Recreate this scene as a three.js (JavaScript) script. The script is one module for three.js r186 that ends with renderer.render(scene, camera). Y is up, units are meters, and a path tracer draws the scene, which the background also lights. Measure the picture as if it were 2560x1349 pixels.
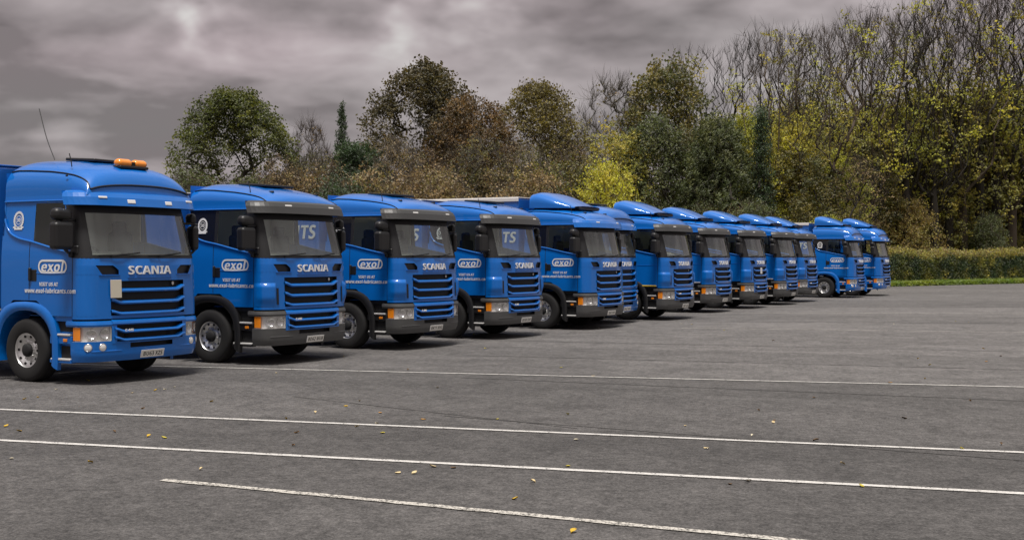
import * as THREE from 'three';
import { mergeGeometries } from 'three/addons/utils/BufferGeometryUtils.js';
import { RoundedBoxGeometry } from 'three/addons/geometries/RoundedBoxGeometry.js';
import { FontLoader } from 'three/addons/loaders/FontLoader.js';
import { TextGeometry } from 'three/addons/geometries/TextGeometry.js';

// ---------------------------------------------------------------- camera, sky, sun, exposure
const F = 3000, CX = 1280, HORIZON = 642, EYE = 2.05;          // lens and eye height read from the photograph
const scene = new THREE.Scene();
const camera = new THREE.PerspectiveCamera(2 * Math.atan(674.5 / F) * 180 / Math.PI, 2560 / 1349, 0.1, 3000);
camera.position.set(0, EYE, 0);
camera.rotation.x = -Math.atan((674.5 - HORIZON) / F);
const renderer = new THREE.WebGLRenderer({ antialias: true });
renderer.setSize(1024, 539);
renderer.toneMapping = THREE.LinearToneMapping;
renderer.toneMappingExposure = 2.75;
renderer.shadowMap.enabled = true;
const SUN_DIR = new THREE.Vector3(-0.02, 1, 0.3).normalize();
const sun = new THREE.DirectionalLight(new THREE.Color(1, 0.95, 0.9), 1.5);
sun.position.copy(SUN_DIR).multiplyScalar(150).add(new THREE.Vector3(8, 0, -45));
sun.target.position.set(8, 0, -45);
sun.castShadow = true; sun.shadow.radius = 28; sun.shadow.mapSize.set(2048, 2048);
Object.assign(sun.shadow.camera, { left: -70, right: 70, top: 70, bottom: -70, near: 10, far: 320 });
scene.add(sun, sun.target);

// ---------------------------------------------------------------- small maths
function rng(seed) { let a = seed >>> 0; return () => { a = (a + 0x6D2B79F5) | 0; let t = Math.imul(a ^ (a >>> 15), 1 | a); t = (t + Math.imul(t ^ (t >>> 7), 61 | t)) ^ t; return ((t ^ (t >>> 14)) >>> 0) / 4294967296; }; }
const clamp = (x, a = 0, b = 1) => Math.min(b, Math.max(a, x));
const smooth = (a, b, x) => { const t = clamp((x - a) / (b - a)); return t * t * (3 - 2 * t); };
const mix = (a, b, t) => a + (b - a) * t;
const hashTable = (() => { const r = rng(77), p = new Float32Array(4096); for (let i = 0; i < 4096; i++) p[i] = r(); return p; })();
const hash2 = (i, j) => hashTable[(Math.imul(i, 374761393) + Math.imul(j, 668265263) >>> 7) & 4095];
function noise2(x, y) { const i = Math.floor(x), j = Math.floor(y); let u = x - i, v = y - j; u = u * u * (3 - 2 * u); v = v * v * (3 - 2 * v); const a = hash2(i, j), b = hash2(i + 1, j), c = hash2(i, j + 1), d = hash2(i + 1, j + 1); return a + (b - a) * u + (c - a) * v + (a - b - c + d) * u * v; }
function fbm(x, y, n) { let s = 0, a = 0.5, t = 0; for (let k = 0; k < n; k++) { s += a * noise2(x, y); t += a; a *= 0.5; const q = x * 1.6 + y * 1.2; y = y * 1.6 - x * 1.2 + 7.3; x = q + 3.1; } return s / t; }
function tab(t, y) { if (y <= t[0][0]) return t[0][1]; for (let i = 1; i < t.length; i++) if (y <= t[i][0]) return mix(t[i - 1][1], t[i][1], (y - t[i - 1][0]) / (t[i][0] - t[i - 1][0])); return t[t.length - 1][1]; }
const V = (x, y, z) => new THREE.Vector3(x, y, z);
const onGround = (px, py) => { const d = EYE * F / (py - HORIZON); return V((px - CX) / F * d, 0, -d); };
const atDepth = (px, d) => V((px - CX) / F * d, 0, -d);
const heightOf = (py, d) => EYE + (HORIZON - py) * d / F;

// ---------------------------------------------------------------- overcast sky
{
  const W = 4096, H = 2048, data = new Float32Array(W * H * 4);
  const gaps = [[1025, 45, 80, 50, 0.24], [500, 30, 60, 65, 0.22], [1240, 90, 60, 40, 0.15], [1160, 20, 60, 30, .12], [900, 160, 420, 70, 0.06], [2100, 20, 150, 40, 0.10], [400, 390, 500, 60, 0.06]];
  const shade = [[20, 150, 130, 100, -0.07], [150, 330, 200, 60, -0.03], [250, 60, 140, 60, -0.03], [590, 200, 85, 28, -0.05], [300, 290, 260, 40, -0.04], [1650, 40, 170, 50, -0.05], [1560, 120, 140, 40, -0.045], [720, 15, 60, 40, -0.05]];
  for (let j = 0; j < H; j++) {
    const el = ((j + 0.5) / H - 0.5) * Math.PI, y = Math.sin(el), c = Math.cos(el);
    for (let i = 0; i < W; i++) {
      const k = (j * W + i) * 4; let r, g, b;
      if (y < -0.02) { r = 0.05; g = 0.048; b = 0.047; } else {
        const az = ((i + 0.5) / W - 0.5) * 2 * Math.PI, x = Math.cos(az) * c, z = Math.sin(az) * c;
        const q = 1 / (Math.max(y, 0) + 0.16), X = x * q * 1.5, Z = z * q * 1.5;
        const w1 = fbm(X * 0.9 + 11, Z * 0.9 + 5, 3), w2 = fbm(X * 0.9 - 7, Z * 0.9 + 31, 3);
        const big = fbm(X * 0.8 + w1 * 1.8, Z * 0.8 + w2 * 1.8, 3), fine = fbm(X * 2.4 + w2 * 2.6, Z * 2.4 + w1 * 2.6, 6);
        let v = 0.235 + (big - 0.5) * 0.20 + (fine - 0.5) * 0.26;
        if (z < -0.5 && y < 0.4) {                                  // breaks and darker banks of cloud seen in the photograph
          const px0 = CX + x / -z * F, py0 = HORIZON - y / -z * F, n = (fine - 0.5) * 2.0;
          const wx = fbm(px0 / 130 + 3, py0 / 90, 4) - 0.5, wy = fbm(px0 / 150 + 40, py0 / 80 + 9, 4) - 0.5, px = px0 + wx * 260, py = py0 + wy * 170;
          for (const [gx, gy, sx, sy, a] of gaps) { const d = ((px - gx) / sx) ** 2 + ((py - gy) / sy) ** 2; if (d < 9) v += a * Math.exp(-d * 0.7) * (1 + n * 0.8); }
          for (const [gx, gy, sx, sy, a] of shade) { const d = ((px - gx) / sx) ** 2 + ((py - gy) / sy) ** 2; if (d < 9) v += a * Math.exp(-d * 0.7); }
        }
        v += (fbm(X * 7 + w1 * 3, Z * 7 + w2 * 3, 5) - 0.5) * 0.11;
        v += (fbm(az * 20 + w1 * 3, el * 46 + w2 * 3, 5) - 0.5) * 0.13;
        v *= 0.365 * (1 + 2.0 * Math.max(0, y)) / 1.12 * (1 + 0.18 * Math.exp(-Math.max(0, y) * 22));
        v = Math.max(0.03, v);
        const pale = smooth(0.13, 0.25, v);
        const hue = (w2 - 0.5) * 0.16; r = v * mix(1.08, 1.0, pale) * (1 + hue * 0.5); g = v * mix(0.965, 0.985, pale) * (1 - hue * 0.35); b = v * mix(0.985, 0.96, pale);
      }
      data[k] = r; data[k + 1] = g; data[k + 2] = b; data[k + 3] = 1;
    }
  }
  const t = new THREE.DataTexture(data, W, H, THREE.RGBAFormat, THREE.FloatType);
  t.mapping = THREE.EquirectangularReflectionMapping; t.magFilter = THREE.LinearFilter; t.minFilter = THREE.LinearFilter; t.needsUpdate = true;
  scene.background = t; scene.environment = t;
}

// ---------------------------------------------------------------- naming helpers
const taken = {};
function numbered(n) { const k = taken[n] = (taken[n] ?? -1) + 1; return k ? n + '_' + String(k).padStart(3, '0') : n; }
function tag(o, label, category, group, kind) { Object.assign(o.userData, { label, category }); if (group) o.userData.group = group; if (kind) o.userData.kind = kind; return o; }
function thing(name, label, category, group) { const o = new THREE.Group(); o.name = numbered(name); scene.add(o); return tag(o, label, category, group); }
function part(name, geo, mat, parent) { const m = new THREE.Mesh(geo, mat); m.name = name; parent.add(m); return m; }
function structure(name, geo, mat) { const m = new THREE.Mesh(geo, mat); m.name = numbered(name); m.userData.kind = 'structure'; scene.add(m); return m; }
const lin = (r, g, b) => new THREE.Color().setRGB(r, g, b);
const std = (r, g, b, rough, metal = 0, more = {}) => new THREE.MeshStandardMaterial({ color: lin(r, g, b), roughness: rough, metalness: metal, side: THREE.DoubleSide, ...more });
function dataTex(n, fn, srgb = true) { const d = new Uint8Array(n * n * 4); for (let j = 0; j < n; j++) for (let i = 0; i < n; i++) { const c = fn(i / n, j / n, i, j), k = (j * n + i) * 4; d[k] = c[0]; d[k + 1] = c[1]; d[k + 2] = c[2]; d[k + 3] = 255; } const t = new THREE.DataTexture(d, n, n); t.wrapS = t.wrapT = THREE.RepeatWrapping; t.magFilter = THREE.LinearFilter; t.minFilter = THREE.LinearMipmapLinearFilter; t.generateMipmaps = true; if (srgb) t.colorSpace = THREE.SRGBColorSpace; t.needsUpdate = true; return t; }
function tileNoise(u, v, cells, seed) { const x = u * cells, y = v * cells, i = Math.floor(x), j = Math.floor(y); let a = x - i, b = y - j; a = a * a * (3 - 2 * a); b = b * b * (3 - 2 * b); const h = (p, q) => hash2(((p % cells) + cells) % cells + seed * 131, ((q % cells) + cells) % cells + seed * 57); return mix(mix(h(i, j), h(i + 1, j), a), mix(h(i, j + 1), h(i + 1, j + 1), a), b); }
function grid(nu, nv, fn) {                                            // fn(u, v) -> [x, y, z]; a sheet of nu by nv quads
  const p = [], uv = [], ix = [];
  for (let j = 0; j <= nv; j++) for (let i = 0; i <= nu; i++) { const q = fn(i / nu, j / nv); p.push(q[0], q[1], q[2]); uv.push(i / nu, j / nv); }
  for (let j = 0; j < nv; j++) for (let i = 0; i < nu; i++) { const a = j * (nu + 1) + i, b = a + 1, c = a + nu + 1, d = c + 1; ix.push(a, b, d, a, d, c); }
  const g = new THREE.BufferGeometry(); g.setAttribute('position', new THREE.Float32BufferAttribute(p, 3)); g.setAttribute('uv', new THREE.Float32BufferAttribute(uv, 2)); g.setIndex(ix); g.computeVertexNormals(); return g;
}
function merge(list) { return mergeGeometries(list.map(g => { const q = g.index ? g.toNonIndexed() : g; for (const n of Object.keys(q.attributes)) if (!['position', 'normal', 'uv'].includes(n)) q.deleteAttribute(n); if (!q.attributes.uv) q.setAttribute('uv', new THREE.Float32BufferAttribute(new Float32Array(q.attributes.position.count * 2), 2)); return q; })); }
function mirrorZ(g) { const q = g.index ? g.toNonIndexed() : g.clone(); q.scale(1, 1, -1); for (const n of Object.keys(q.attributes)) { const a = q.attributes[n], s = a.itemSize; for (let i = 0; i < a.count; i += 3) for (let k = 0; k < s; k++) { const t = a.array[(i + 1) * s + k]; a.array[(i + 1) * s + k] = a.array[(i + 2) * s + k]; a.array[(i + 2) * s + k] = t; } } return q; }
const both = g => merge([g, mirrorZ(g)]);
const rbox = (w, h, d, r, x, y, z) => { const g = new RoundedBoxGeometry(w, h, d, 2, Math.min(r, w / 2.01, h / 2.01, d / 2.01)); g.translate(x, y, z); return g; };
const box = (w, h, d, x, y, z) => { const g = new THREE.BoxGeometry(w, h, d); g.translate(x, y, z); return g; };
const tube = (pts, r, seg = 16, sides = 6) => new THREE.TubeGeometry(new THREE.CatmullRomCurve3(pts.map(p => V(...p))), seg, r, sides);

// ---------------------------------------------------------------- the yard
{
  const rnd = rng(5);
  const speck = (u, v, i, j) => hash2(i * 3 + 1, j * 7 + 2);
  const asphaltMap = dataTex(2048, (u, v, i, j) => {
    const n = 0.30 * speck(u, v, i >> 1, j >> 1) + 0.35 * tileNoise(u, v, 512, 1) + 0.2 * tileNoise(u, v, 128, 2) + 0.15 * tileNoise(u, v, 24, 3);
    let c = 150 + (n - 0.5) * 150; const s = speck(u, v, i + 91, j + 17); if (s > 0.992) c += 55; if (s < 0.012) c -= 45; c = clamp(c, 30, 255); return [c, c * 0.985, c * 0.975];
  });
  const asphaltBump = dataTex(1024, (u, v, i, j) => { const c = 255 * clamp(0.55 * tileNoise(u, v, 256, 4) + 0.45 * speck(u, v, i, j)); return [c, c, c]; }, false);
  asphaltMap.repeat.set(1 / 9, 1 / 9); asphaltBump.repeat.set(1 / 5, 1 / 5);
  const A = 15.5 * Math.PI / 180, ca = Math.cos(A), sa = Math.sin(A);   // bay lines run 15.5 degrees off the picture plane
  const nu = 170, nv = 420, g = new THREE.PlaneGeometry(1, 1, nu, nv), P = g.attributes.position, UV = g.attributes.uv, C = new Float32Array(P.count * 3);
  const lanes = [[8.4, 0.86], [11.6, 0.92], [13.9, 0.87], [17.2, 1.08], [20.4, 1.0], [23.4, 1.36], [26.3, 1.24], [29.5, 1.5], [34, 1.36], [39, 1.56], [44, 1.36], [52, 1.58], [60, 1.34], [70, 1.5], [999, 1.4]];   // paver lane tones; far lanes lightened, painting in the sheen at grazing view
  for (let k = 0; k < P.count; k++) {
    const u = (UV.getX(k) - 0.5) * 190 + 10, v = UV.getY(k) * 125 - 5;   // u along the lines, v away from the camera
    const x = u * ca + v * sa * 0, xx = u * ca + v * sa, z = u * sa - v * ca;
    P.setXYZ(k, xx, 0, z); UV.setXY(k, u, v);
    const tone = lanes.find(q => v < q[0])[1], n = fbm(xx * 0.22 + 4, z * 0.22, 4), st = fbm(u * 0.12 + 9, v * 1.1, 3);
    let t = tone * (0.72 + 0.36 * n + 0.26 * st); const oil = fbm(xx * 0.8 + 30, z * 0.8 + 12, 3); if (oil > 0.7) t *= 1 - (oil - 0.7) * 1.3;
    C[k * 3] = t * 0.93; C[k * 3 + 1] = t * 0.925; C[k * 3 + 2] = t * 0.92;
  }
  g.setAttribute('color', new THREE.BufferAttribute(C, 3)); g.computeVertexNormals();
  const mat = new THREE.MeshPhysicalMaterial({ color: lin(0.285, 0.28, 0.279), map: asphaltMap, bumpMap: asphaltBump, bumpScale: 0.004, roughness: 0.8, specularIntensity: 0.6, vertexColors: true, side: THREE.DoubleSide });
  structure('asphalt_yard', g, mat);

  // wood floor and far ground
  const gm = dataTex(512, (u, v) => { const n = tileNoise(u, v, 128, 7) * 0.5 + tileNoise(u, v, 32, 8) * 0.5, m = tileNoise(u, v, 12, 9); return [70 + n * 60 + m * 20, 62 + n * 50, 34 + n * 26]; }); gm.repeat.set(160, 160);
  const gg = new THREE.PlaneGeometry(1600, 1600); gg.rotateX(-Math.PI / 2);
  const far = structure('ground', gg, new THREE.MeshStandardMaterial({ map: gm, color: lin(0.7, 0.7, 0.7), roughness: 1, side: THREE.DoubleSide })); far.position.y = -0.06;

  // painted bay lines with worn edges
  const paintMap = dataTex(512, (u, v, i, j) => { const n = tileNoise(u, v, 90, 11) * 0.6 + tileNoise(u, v, 16, 12) * 0.4, s = speck(u, v, i, j); let c = 205 + n * 40; if (s > 0.9 && n < 0.62) c = 135; if (n < 0.24) c = 120; return [c, c * 0.985, c * 0.96]; });
  const wornMap = dataTex(512, (u, v, i, j) => { const n = tileNoise(u, v, 60, 13) * 0.5 + tileNoise(u, v, 128, 14) * 0.5, s = speck(u, v, i, j); let c = 190 + n * 35; if (n < 0.36 || (s > 0.7 && n < 0.55)) c = 108; return [c, c * 0.975, c * 0.94]; });
  const paint = std(0.8, 0.8, 0.8, 0.6, 0, { map: paintMap }), worn = std(0.8, 0.8, 0.78, 0.8, 0, { map: wornMap });
  const jointMat = std(0.05, 0.047, 0.045, 0.8);
  function strip(name, mat, a, b, w, y, rag, ext0 = 0, ext1 = 0) {
    const p = onGround(...a), q = onGround(...b), d = q.clone().sub(p).normalize(); p.addScaledVector(d, -ext0); q.addScaledVector(d, ext1);
    const len = p.distanceTo(q), n = V(d.z, 0, -d.x), N = Math.ceil(len / 0.12), seed = rnd() * 100;
    const g = grid(N, 1, (u, v) => { const c = p.clone().lerp(q, u), t = u * len, wob = (noise2(t * 0.25, seed) - 0.5) * 0.03, e = w / 2 * (1 + (noise2(t * 6, seed + v * 40) - 0.5) * rag); return [c.x + n.x * (wob + (v - 0.5) * 2 * e), y, c.z + n.z * (wob + (v - 0.5) * 2 * e)]; });
    const uv = g.attributes.uv; for (let k = 0; k < uv.count; k++) uv.setXY(k, uv.getX(k) * len / 1.3, uv.getY(k) * w / 1.3);
    const nr = g.attributes.normal; for (let k = 0; k < nr.count; k++) nr.setXYZ(k, 0, 1, 0);
    return structure(name, g, mat);
  }
  strip('painted_line', paint, [145, 910], [2560, 968], 0.085, 0.008, 0.25, 0.4, 8);
  strip('painted_line', paint, [0, 1024], [2560, 1132], 0.1, 0.008, 0.18, 8, 8);
  strip('painted_line', paint, [0, 1102], [2560, 1235], 0.1, 0.008, 0.18, 8, 8);
  strip('painted_line', worn, [405, 1201], [1930, 1349], 0.1, 0.008, 0.5, 0, 6);
  strip('painted_line', worn, [1855, 782], [2560, 784], 0.1, 0.008, 0.4, 0, 10);
  strip('painted_line', worn, [1705, 820], [2560, 831], 0.07, 0.008, 0.9, 0, 10);
  for (const [a, b, w] of [[[1280, 852], [2560, 879], 0.05], [[1280, 891], [2560, 925], 0.05], [[1290, 950], [2560, 1003], 0.045], [[850, 1005], [1280, 1053], 0.025], [[1280, 1053], [2560, 1152], 0.03], [[1400, 802], [2560, 808], 0.07], [[1700, 767], [2560, 768], 0.08]]) strip('asphalt_joint', jointMat, a, b, w, 0.004, 1.2, 1, 1);
}

// ================================================================ TRUCKS
// local axes: x forward (front bumper at 0), y up, z to the truck's right (the side that faces the camera)
const font = await new FontLoader().loadAsync('fonts/droid/droid_sans_bold.typeface.json');
const RB = 5;
const XF = [[0.36, -0.05], [0.46, -0.005], [0.9, 0], [1.05, -0.02], [1.9, -0.045], [2.04, -0.07], [2.9, -0.27], [3.06, -0.31]];
const WT = [[0.36, 1.215], [0.5, 1.245], [1.2, 1.25], [2.05, 1.24], [2.25, 1.225], [2.9, 1.165], [3.06, 1.15]];
const RC = [[0.36, 0.3], [1.05, 0.27], [2.04, 0.27], [2.9, 0.3]];
const CABREAR = -2.2, AXLE = -1.6, WHEEL_R = 0.522;
function plan(y) { const xf = tab(XF, y), W = tab(WT, y), rc = tab(RC, y), ph = Math.asin((W - rc) / (RB - rc)); return { xf, W, rc, ph, Lf: RB * ph, Lc: rc * (Math.PI / 2 - ph), cx: xf - RB + (RB - rc) * Math.cos(ph), cz: W - rc }; }
function skin(s, y, off = 0) {
  const q = plan(y), a = Math.abs(s), g = Math.sign(s) || 1; let x, z, nx, nz;
  if (a < q.Lf) { const f = a / RB; nx = Math.cos(f); nz = Math.sin(f); x = q.xf - RB + RB * nx; z = RB * nz; }
  else if (a < q.Lf + q.Lc) { const f = q.ph + (a - q.Lf) / q.rc; nx = Math.cos(f); nz = Math.sin(f); x = q.cx + q.rc * nx; z = q.cz + q.rc * nz; }
  else { nx = 0; nz = 1; x = q.cx - (a - q.Lf - q.Lc); z = q.W; }
  return [x + nx * off, y, g * (z + nz * off)];
}
const sAt = (x, y) => { const q = plan(y); return q.Lf + q.Lc + (q.cx - x); };
const fnum = f => typeof f === 'function' ? f : () => f;
// sheet on the front skin: s from s0(y) to s1(y), y from y0 to y1
const front = (s0, s1, y0, y1, off = 0, nu = 16, nv = 6) => { const a = fnum(s0), b = fnum(s1), o = fnum(off); return grid(nu, nv, (u, v) => { const y = mix(y0, y1, v), s = mix(a(y), b(y), 1 - u); return skin(s, y, o(s, y)); }); };
// sheet on the truck's right side: x from x0(v) to x1(v), y from lo(x) to hi(x)
const side = (x0, x1, lo, hi, off = 0, nu = 12, nv = 6) => { const l = fnum(lo), h = fnum(hi), a = fnum(x0), b = fnum(x1); return grid(nu, nv, (u, v) => { const x = mix(a(v), b(v), u), y = mix(l(x), h(x), v); return [x, y, tab(WT, y) + off]; }); };
// bar swept along the front: section points [off, dy]; centre line y(s)
function sweep(s0, s1, yOf, sec, n = 24) { const m = sec.length; const g = grid(n, m, (u, v) => { const s = mix(s1, s0, u), k = Math.round(v * m) % m, y = yOf(s) + sec[k][1]; return skin(s, y, sec[k][0]); }); const q = g.toNonIndexed(); q.computeVertexNormals(); return q; }
function text(str, size, depth, shear = 0, f = font) { const g = new TextGeometry(str, { font: f, size, depth, curveSegments: 4, bevelEnabled: false }); g.computeBoundingBox(); const b = g.boundingBox, cx = (b.min.x + b.max.x) / 2, cy = (b.min.y + b.max.y) / 2; g.translate(-cx, -cy, 0); if (shear) { const p = g.attributes.position; for (let k = 0; k < p.count; k++) p.setX(k, p.getX(k) + shear * p.getY(k)); } return g; }
function wrapFront(g, s, y, off) { const p = g.attributes.position; for (let k = 0; k < p.count; k++) p.setXYZ(k, ...skin(s - p.getX(k), y + p.getY(k), off + p.getZ(k))); g.computeVertexNormals(); return g; }
function wrapSide(g, x, y, off) { const p = g.attributes.position; for (let k = 0; k < p.count; k++) { const yy = y + p.getY(k); p.setXYZ(k, x + p.getX(k), yy, tab(WT, yy) + off + p.getZ(k)); } g.computeVertexNormals(); return g; }
const cache = {};
const pair = (name, key, fn, mat, parent) => [part(name, memo(key + '_r', fn), mat, parent), part(name, memo(key + '_l', () => mirrorZ(memo(key + '_r', fn))), mat, parent)];
const memo = (k, fn) => cache[k] ??= fn();

const flake = dataTex(256, (u, v, i, j) => { const n = tileNoise(u, v, 8, 21) * 0.5 + tileNoise(u, v, 32, 22) * 0.5, c = 60 + n * 60; return [c, c, c]; }, false);
const M = {
  paint: new THREE.MeshPhysicalMaterial({ color: lin(0.0, 0.14, 0.53), roughness: 0.42, metalness: 0.0, specularIntensity: 0.5, clearcoat: 0.9, clearcoatRoughness: 0.05, side: THREE.DoubleSide }),
  paintOld: new THREE.MeshPhysicalMaterial({ color: lin(0.007, 0.125, 0.5), roughness: 0.45, clearcoat: 0.8, clearcoatRoughness: 0.12, side: THREE.DoubleSide }),
  grey: std(0.075, 0.075, 0.074, 0.5), visor: std(0.05, 0.05, 0.05, 0.42), black: std(0.012, 0.012, 0.013, 0.45), matte: std(0.01, 0.01, 0.011, 0.85),
  seal: std(0.008, 0.008, 0.009, 0.5), mesh: std(0.012, 0.012, 0.013, 0.7), rubber: std(0.011, 0.0105, 0.0105, 0.85),
  chrome: std(0.75, 0.75, 0.74, 0.18, 1), alu: std(0.78, 0.78, 0.77, 0.28, 0.9), tread: std(0.72, 0.71, 0.69, 0.4, 0.25), badge: std(0.85, 0.85, 0.83, 0.35, 0.15),
  glass: new THREE.MeshPhysicalMaterial({ color: lin(0.86, 0.92, 0.87), transmission: 0.91, thickness: 0, roughness: 0.02, ior: 1.7, side: THREE.DoubleSide }),
  darkGlass: new THREE.MeshPhysicalMaterial({ color: lin(0.72, 0.76, 0.75), transmission: 1, thickness: 0, roughness: 0.02, ior: 1.52, side: THREE.DoubleSide }),
  blackGlass: std(0.008, 0.008, 0.01, 0.06), lens: new THREE.MeshPhysicalMaterial({ color: lin(0.95, 0.95, 0.95), transmission: 1, thickness: 0, roughness: 0.04, ior: 1.5, side: THREE.DoubleSide }),
  amber: new THREE.MeshPhysicalMaterial({ color: lin(0.92, 0.28, 0.015), roughness: 0.2, clearcoat: 1, side: THREE.DoubleSide }), lamp: std(0.85, 0.84, 0.82, 0.25, 0.1),
  white: std(0.8, 0.8, 0.79, 0.45), roofWhite: std(0.72, 0.7, 0.67, 0.5), lining: std(0.74, 0.77, 0.70, 0.9), curtain: std(0.8, 0.8, 0.75, 0.95), dash: std(0.16, 0.165, 0.15, 0.7), seat: std(0.05, 0.055, 0.06, 0.9),
  yellow: std(0.75, 0.5, 0.03, 0.5), cream: std(0.62, 0.57, 0.46, 0.6), red: std(0.55, 0.03, 0.02, 0.35), hiVis: std(0.55, 0.75, 0.06, 0.8),
};
const BELT = [[-2.19, 2.85], [-2.14, 2.64], [-2.06, 2.50], [-1.94, 2.41], [-1.8, 2.36], [-1.4, 2.285], [-1.0, 2.2], [-0.45, 2.10], [0, 2.03]];
const belt = x => tab(BELT, x);
const doorLo = x => x > -1.02 ? 1.10 : x > -2.18 ? Math.max(1.10, AXLE && 1.34 - 0.9 * Math.max(0, Math.abs(x - AXLE) - 0.3)) : 1.0;
const inletL = y => 1.05 - 0.12 * (1.915 - y) / 0.15 * 0.9, inletR = y => 0.64 + 0.10 * smooth(1.84, 1.915, y);

function shellGeo() {
  const list = [], S = y => sAt(-0.46, y);
  list.push(front(y => -S(y), S, 1.055, 1.105, 0, 40, 1), front(y => -S(y), S, 1.66, 1.765, 0, 40, 2), front(y => -S(y), S, 1.915, 2.035, 0, 40, 3));
  for (const m of [g => g, mirrorZ]) {
    list.push(m(front(0.8, S, 1.105, 1.66, 0, 22, 8)), m(front(inletL, S, 1.765, 1.915, 0, 16, 4)));
  }
  list.push(front(y => -inletR(y), inletR, 1.765, 1.915, 0, 20, 4));
  list.push(front(y => -S(y) - 0.02, y => S(y) + .02, 2.88, 3.06, 0, 40, 3));
  return merge(list.filter(g => { g.computeBoundingBox(); return g.boundingBox.max.y - g.boundingBox.min.y > 1e-6; }));
}
function lipGeo(k) {                                                    // returns of the grille and inlet openings, real depth behind the front skin
  const r = (s0, s1, y0, y1) => merge([grid(24, 1, (u, v) => skin(mix(s0, s1, u), y0, -0.09 * v)), grid(24, 1, (u, v) => skin(mix(s0, s1, u), y1, -0.09 * v)), grid(6, 1, (u, v) => skin(s0, mix(y0, y1, u), -0.09 * v)), grid(6, 1, (u, v) => skin(s1, mix(y0, y1, u), -0.09 * v))]);
  return k ? r(-0.76, 0.76, 0.675, 0.96) : r(-0.8, 0.8, 1.105, 1.66);
}
const BARSEC = [[-0.06, -0.028], [0.0, -0.034], [0.022, -0.028], [0.03, -0.008], [0.02, 0.018], [-0.02, 0.03], [-0.06, 0.03]];
const barY = (y, w, b = 0.055) => s => y + b * smooth(w - 0.20, w - 0.02, Math.abs(s));
function rimGeo() {
  const pts = [[0.0, 0.05], [0.085, 0.05], [0.1, 0.03], [0.11, 0.0], [0.118, -0.045], [0.165, -0.05], [0.18, -0.035], [0.235, 0.01], [0.262, 0.02], [0.278, 0.012], [0.284, 0.03], [0.302, 0.05], [0.304, 0.035], [0.29, -0.09]].map(p => new THREE.Vector2(...p));
  const g = new THREE.LatheGeometry(pts, 36); g.rotateX(Math.PI / 2); return g;
}
function tyreGeo() { const R = WHEEL_R, pts = [[0.285, -0.14], [0.30, -0.155], [0.38, -0.168], [0.455, -0.162], [R - 0.03, -0.148], [R - 0.008, -0.125], [R, -0.09], [R, -0.055], [R - 0.012, -0.052], [R - 0.012, -0.042], [R, -0.038], [R, 0.038], [R - 0.012, 0.042], [R - 0.012, 0.052], [R, 0.055], [R, 0.09], [R - 0.008, 0.125], [R - 0.03, 0.148], [0.455, 0.162], [0.38, 0.168], [0.30, 0.155], [0.285, 0.14]].map(p => new THREE.Vector2(...p)); const g = new THREE.LatheGeometry(pts, 48); g.rotateX(Math.PI / 2); return g; }
function addWheel(truck, x, z, sgn, turn = 0) {
  const w = new THREE.Group(); w.name = 'wheel'; truck.add(w); w.position.set(x, WHEEL_R - 0.004, z); w.rotation.y = (sgn < 0 ? Math.PI : 0) + turn;
  part('tyre', memo('tyre', tyreGeo), M.rubber, w);
  const rim = part('rim', memo('rim', rimGeo), M.alu, w); rim.position.z = 0.095;
  const holes = memo('holes', () => merge([...Array(10)].map((_, k) => { const g = new THREE.CylinderGeometry(0.024, 0.024, 0.012, 10); g.rotateX(Math.PI / 2); const a = k / 10 * 6.2832; g.translate(Math.cos(a) * 0.232, Math.sin(a) * 0.232, 0.006); return g; })));
  const h = part('hand_holes', holes, M.matte, w); h.position.z = 0.1; h.userData.kind = 'stuff';
  const nuts = memo('nuts', () => merge([...Array(10)].map((_, k) => { const g = new THREE.CylinderGeometry(0.013, 0.017, 0.05, 6); g.rotateX(Math.PI / 2); const a = (k + 0.5) / 10 * 6.2832; g.translate(Math.cos(a) * 0.163, Math.sin(a) * 0.163, -0.03); return g; })));
  const nu = part('wheel_nuts', nuts, M.chrome, w); nu.position.z = 0.095; nu.userData.kind = 'stuff';
  const hub = memo('hub', () => { const g = new THREE.LatheGeometry([[0, 0.07], [0.05, 0.07], [0.075, 0.055], [0.108, 0.045], [0.112, -0.05]].map(p => new THREE.Vector2(...p)), 20); g.rotateX(Math.PI / 2); return g; });
  part('hub', hub, M.matte, w).position.z = 0.098;
}
function roofGeo(prof, hw) {
  const n = 28, m = 44, p = 3.4, x0 = prof[0][0];
  return grid(n, m, (u, v) => {
    const x = mix(x0, CABREAR, Math.pow(u, 1.7)), base = 3.03, top = tab(prof.map(q => [-q[0], q[1]]), -x), H = top - base, t = (v - 0.5) * Math.PI;
    const inset = 0.10 * smooth(-0.9, -0.3, x) * 0.6, W = (1.15 - inset * smooth(0, .3, H) * 0.6);
    const c = Math.pow(Math.abs(Math.cos(t)), 2 / p), s = Math.sign(Math.sin(t)) * Math.pow(Math.abs(Math.sin(t)), 2 / p);
    const bow = 0.05 * (1 - s * s) * smooth(-0.2, -0.7, x) + 0.075 * (1 - s * s) * smooth(-0.7, -0.3, x);
    return [x + 0.075 * (1 - s * s) * smooth(-1.0, -0.3, x), base + H * c + bow * c * 0.6, W * s];
  });
}
const ROOFS = {
  low: [[-0.27, 3.04], [-0.31, 3.12], [-0.38, 3.19], [-0.5, 3.26], [-0.65, 3.315], [-0.85, 3.365], [-1.1, 3.41], [-1.64, 3.475], [-2.0, 3.49], [-2.2, 3.45]],
  high: [[-0.25, 3.06], [-0.265, 3.17], [-0.30, 3.28], [-0.36, 3.375], [-0.46, 3.46], [-0.62, 3.535], [-0.85, 3.59], [-1.18, 3.635], [-1.7, 3.665], [-2.03, 3.67], [-2.2, 3.63]],
};
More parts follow.
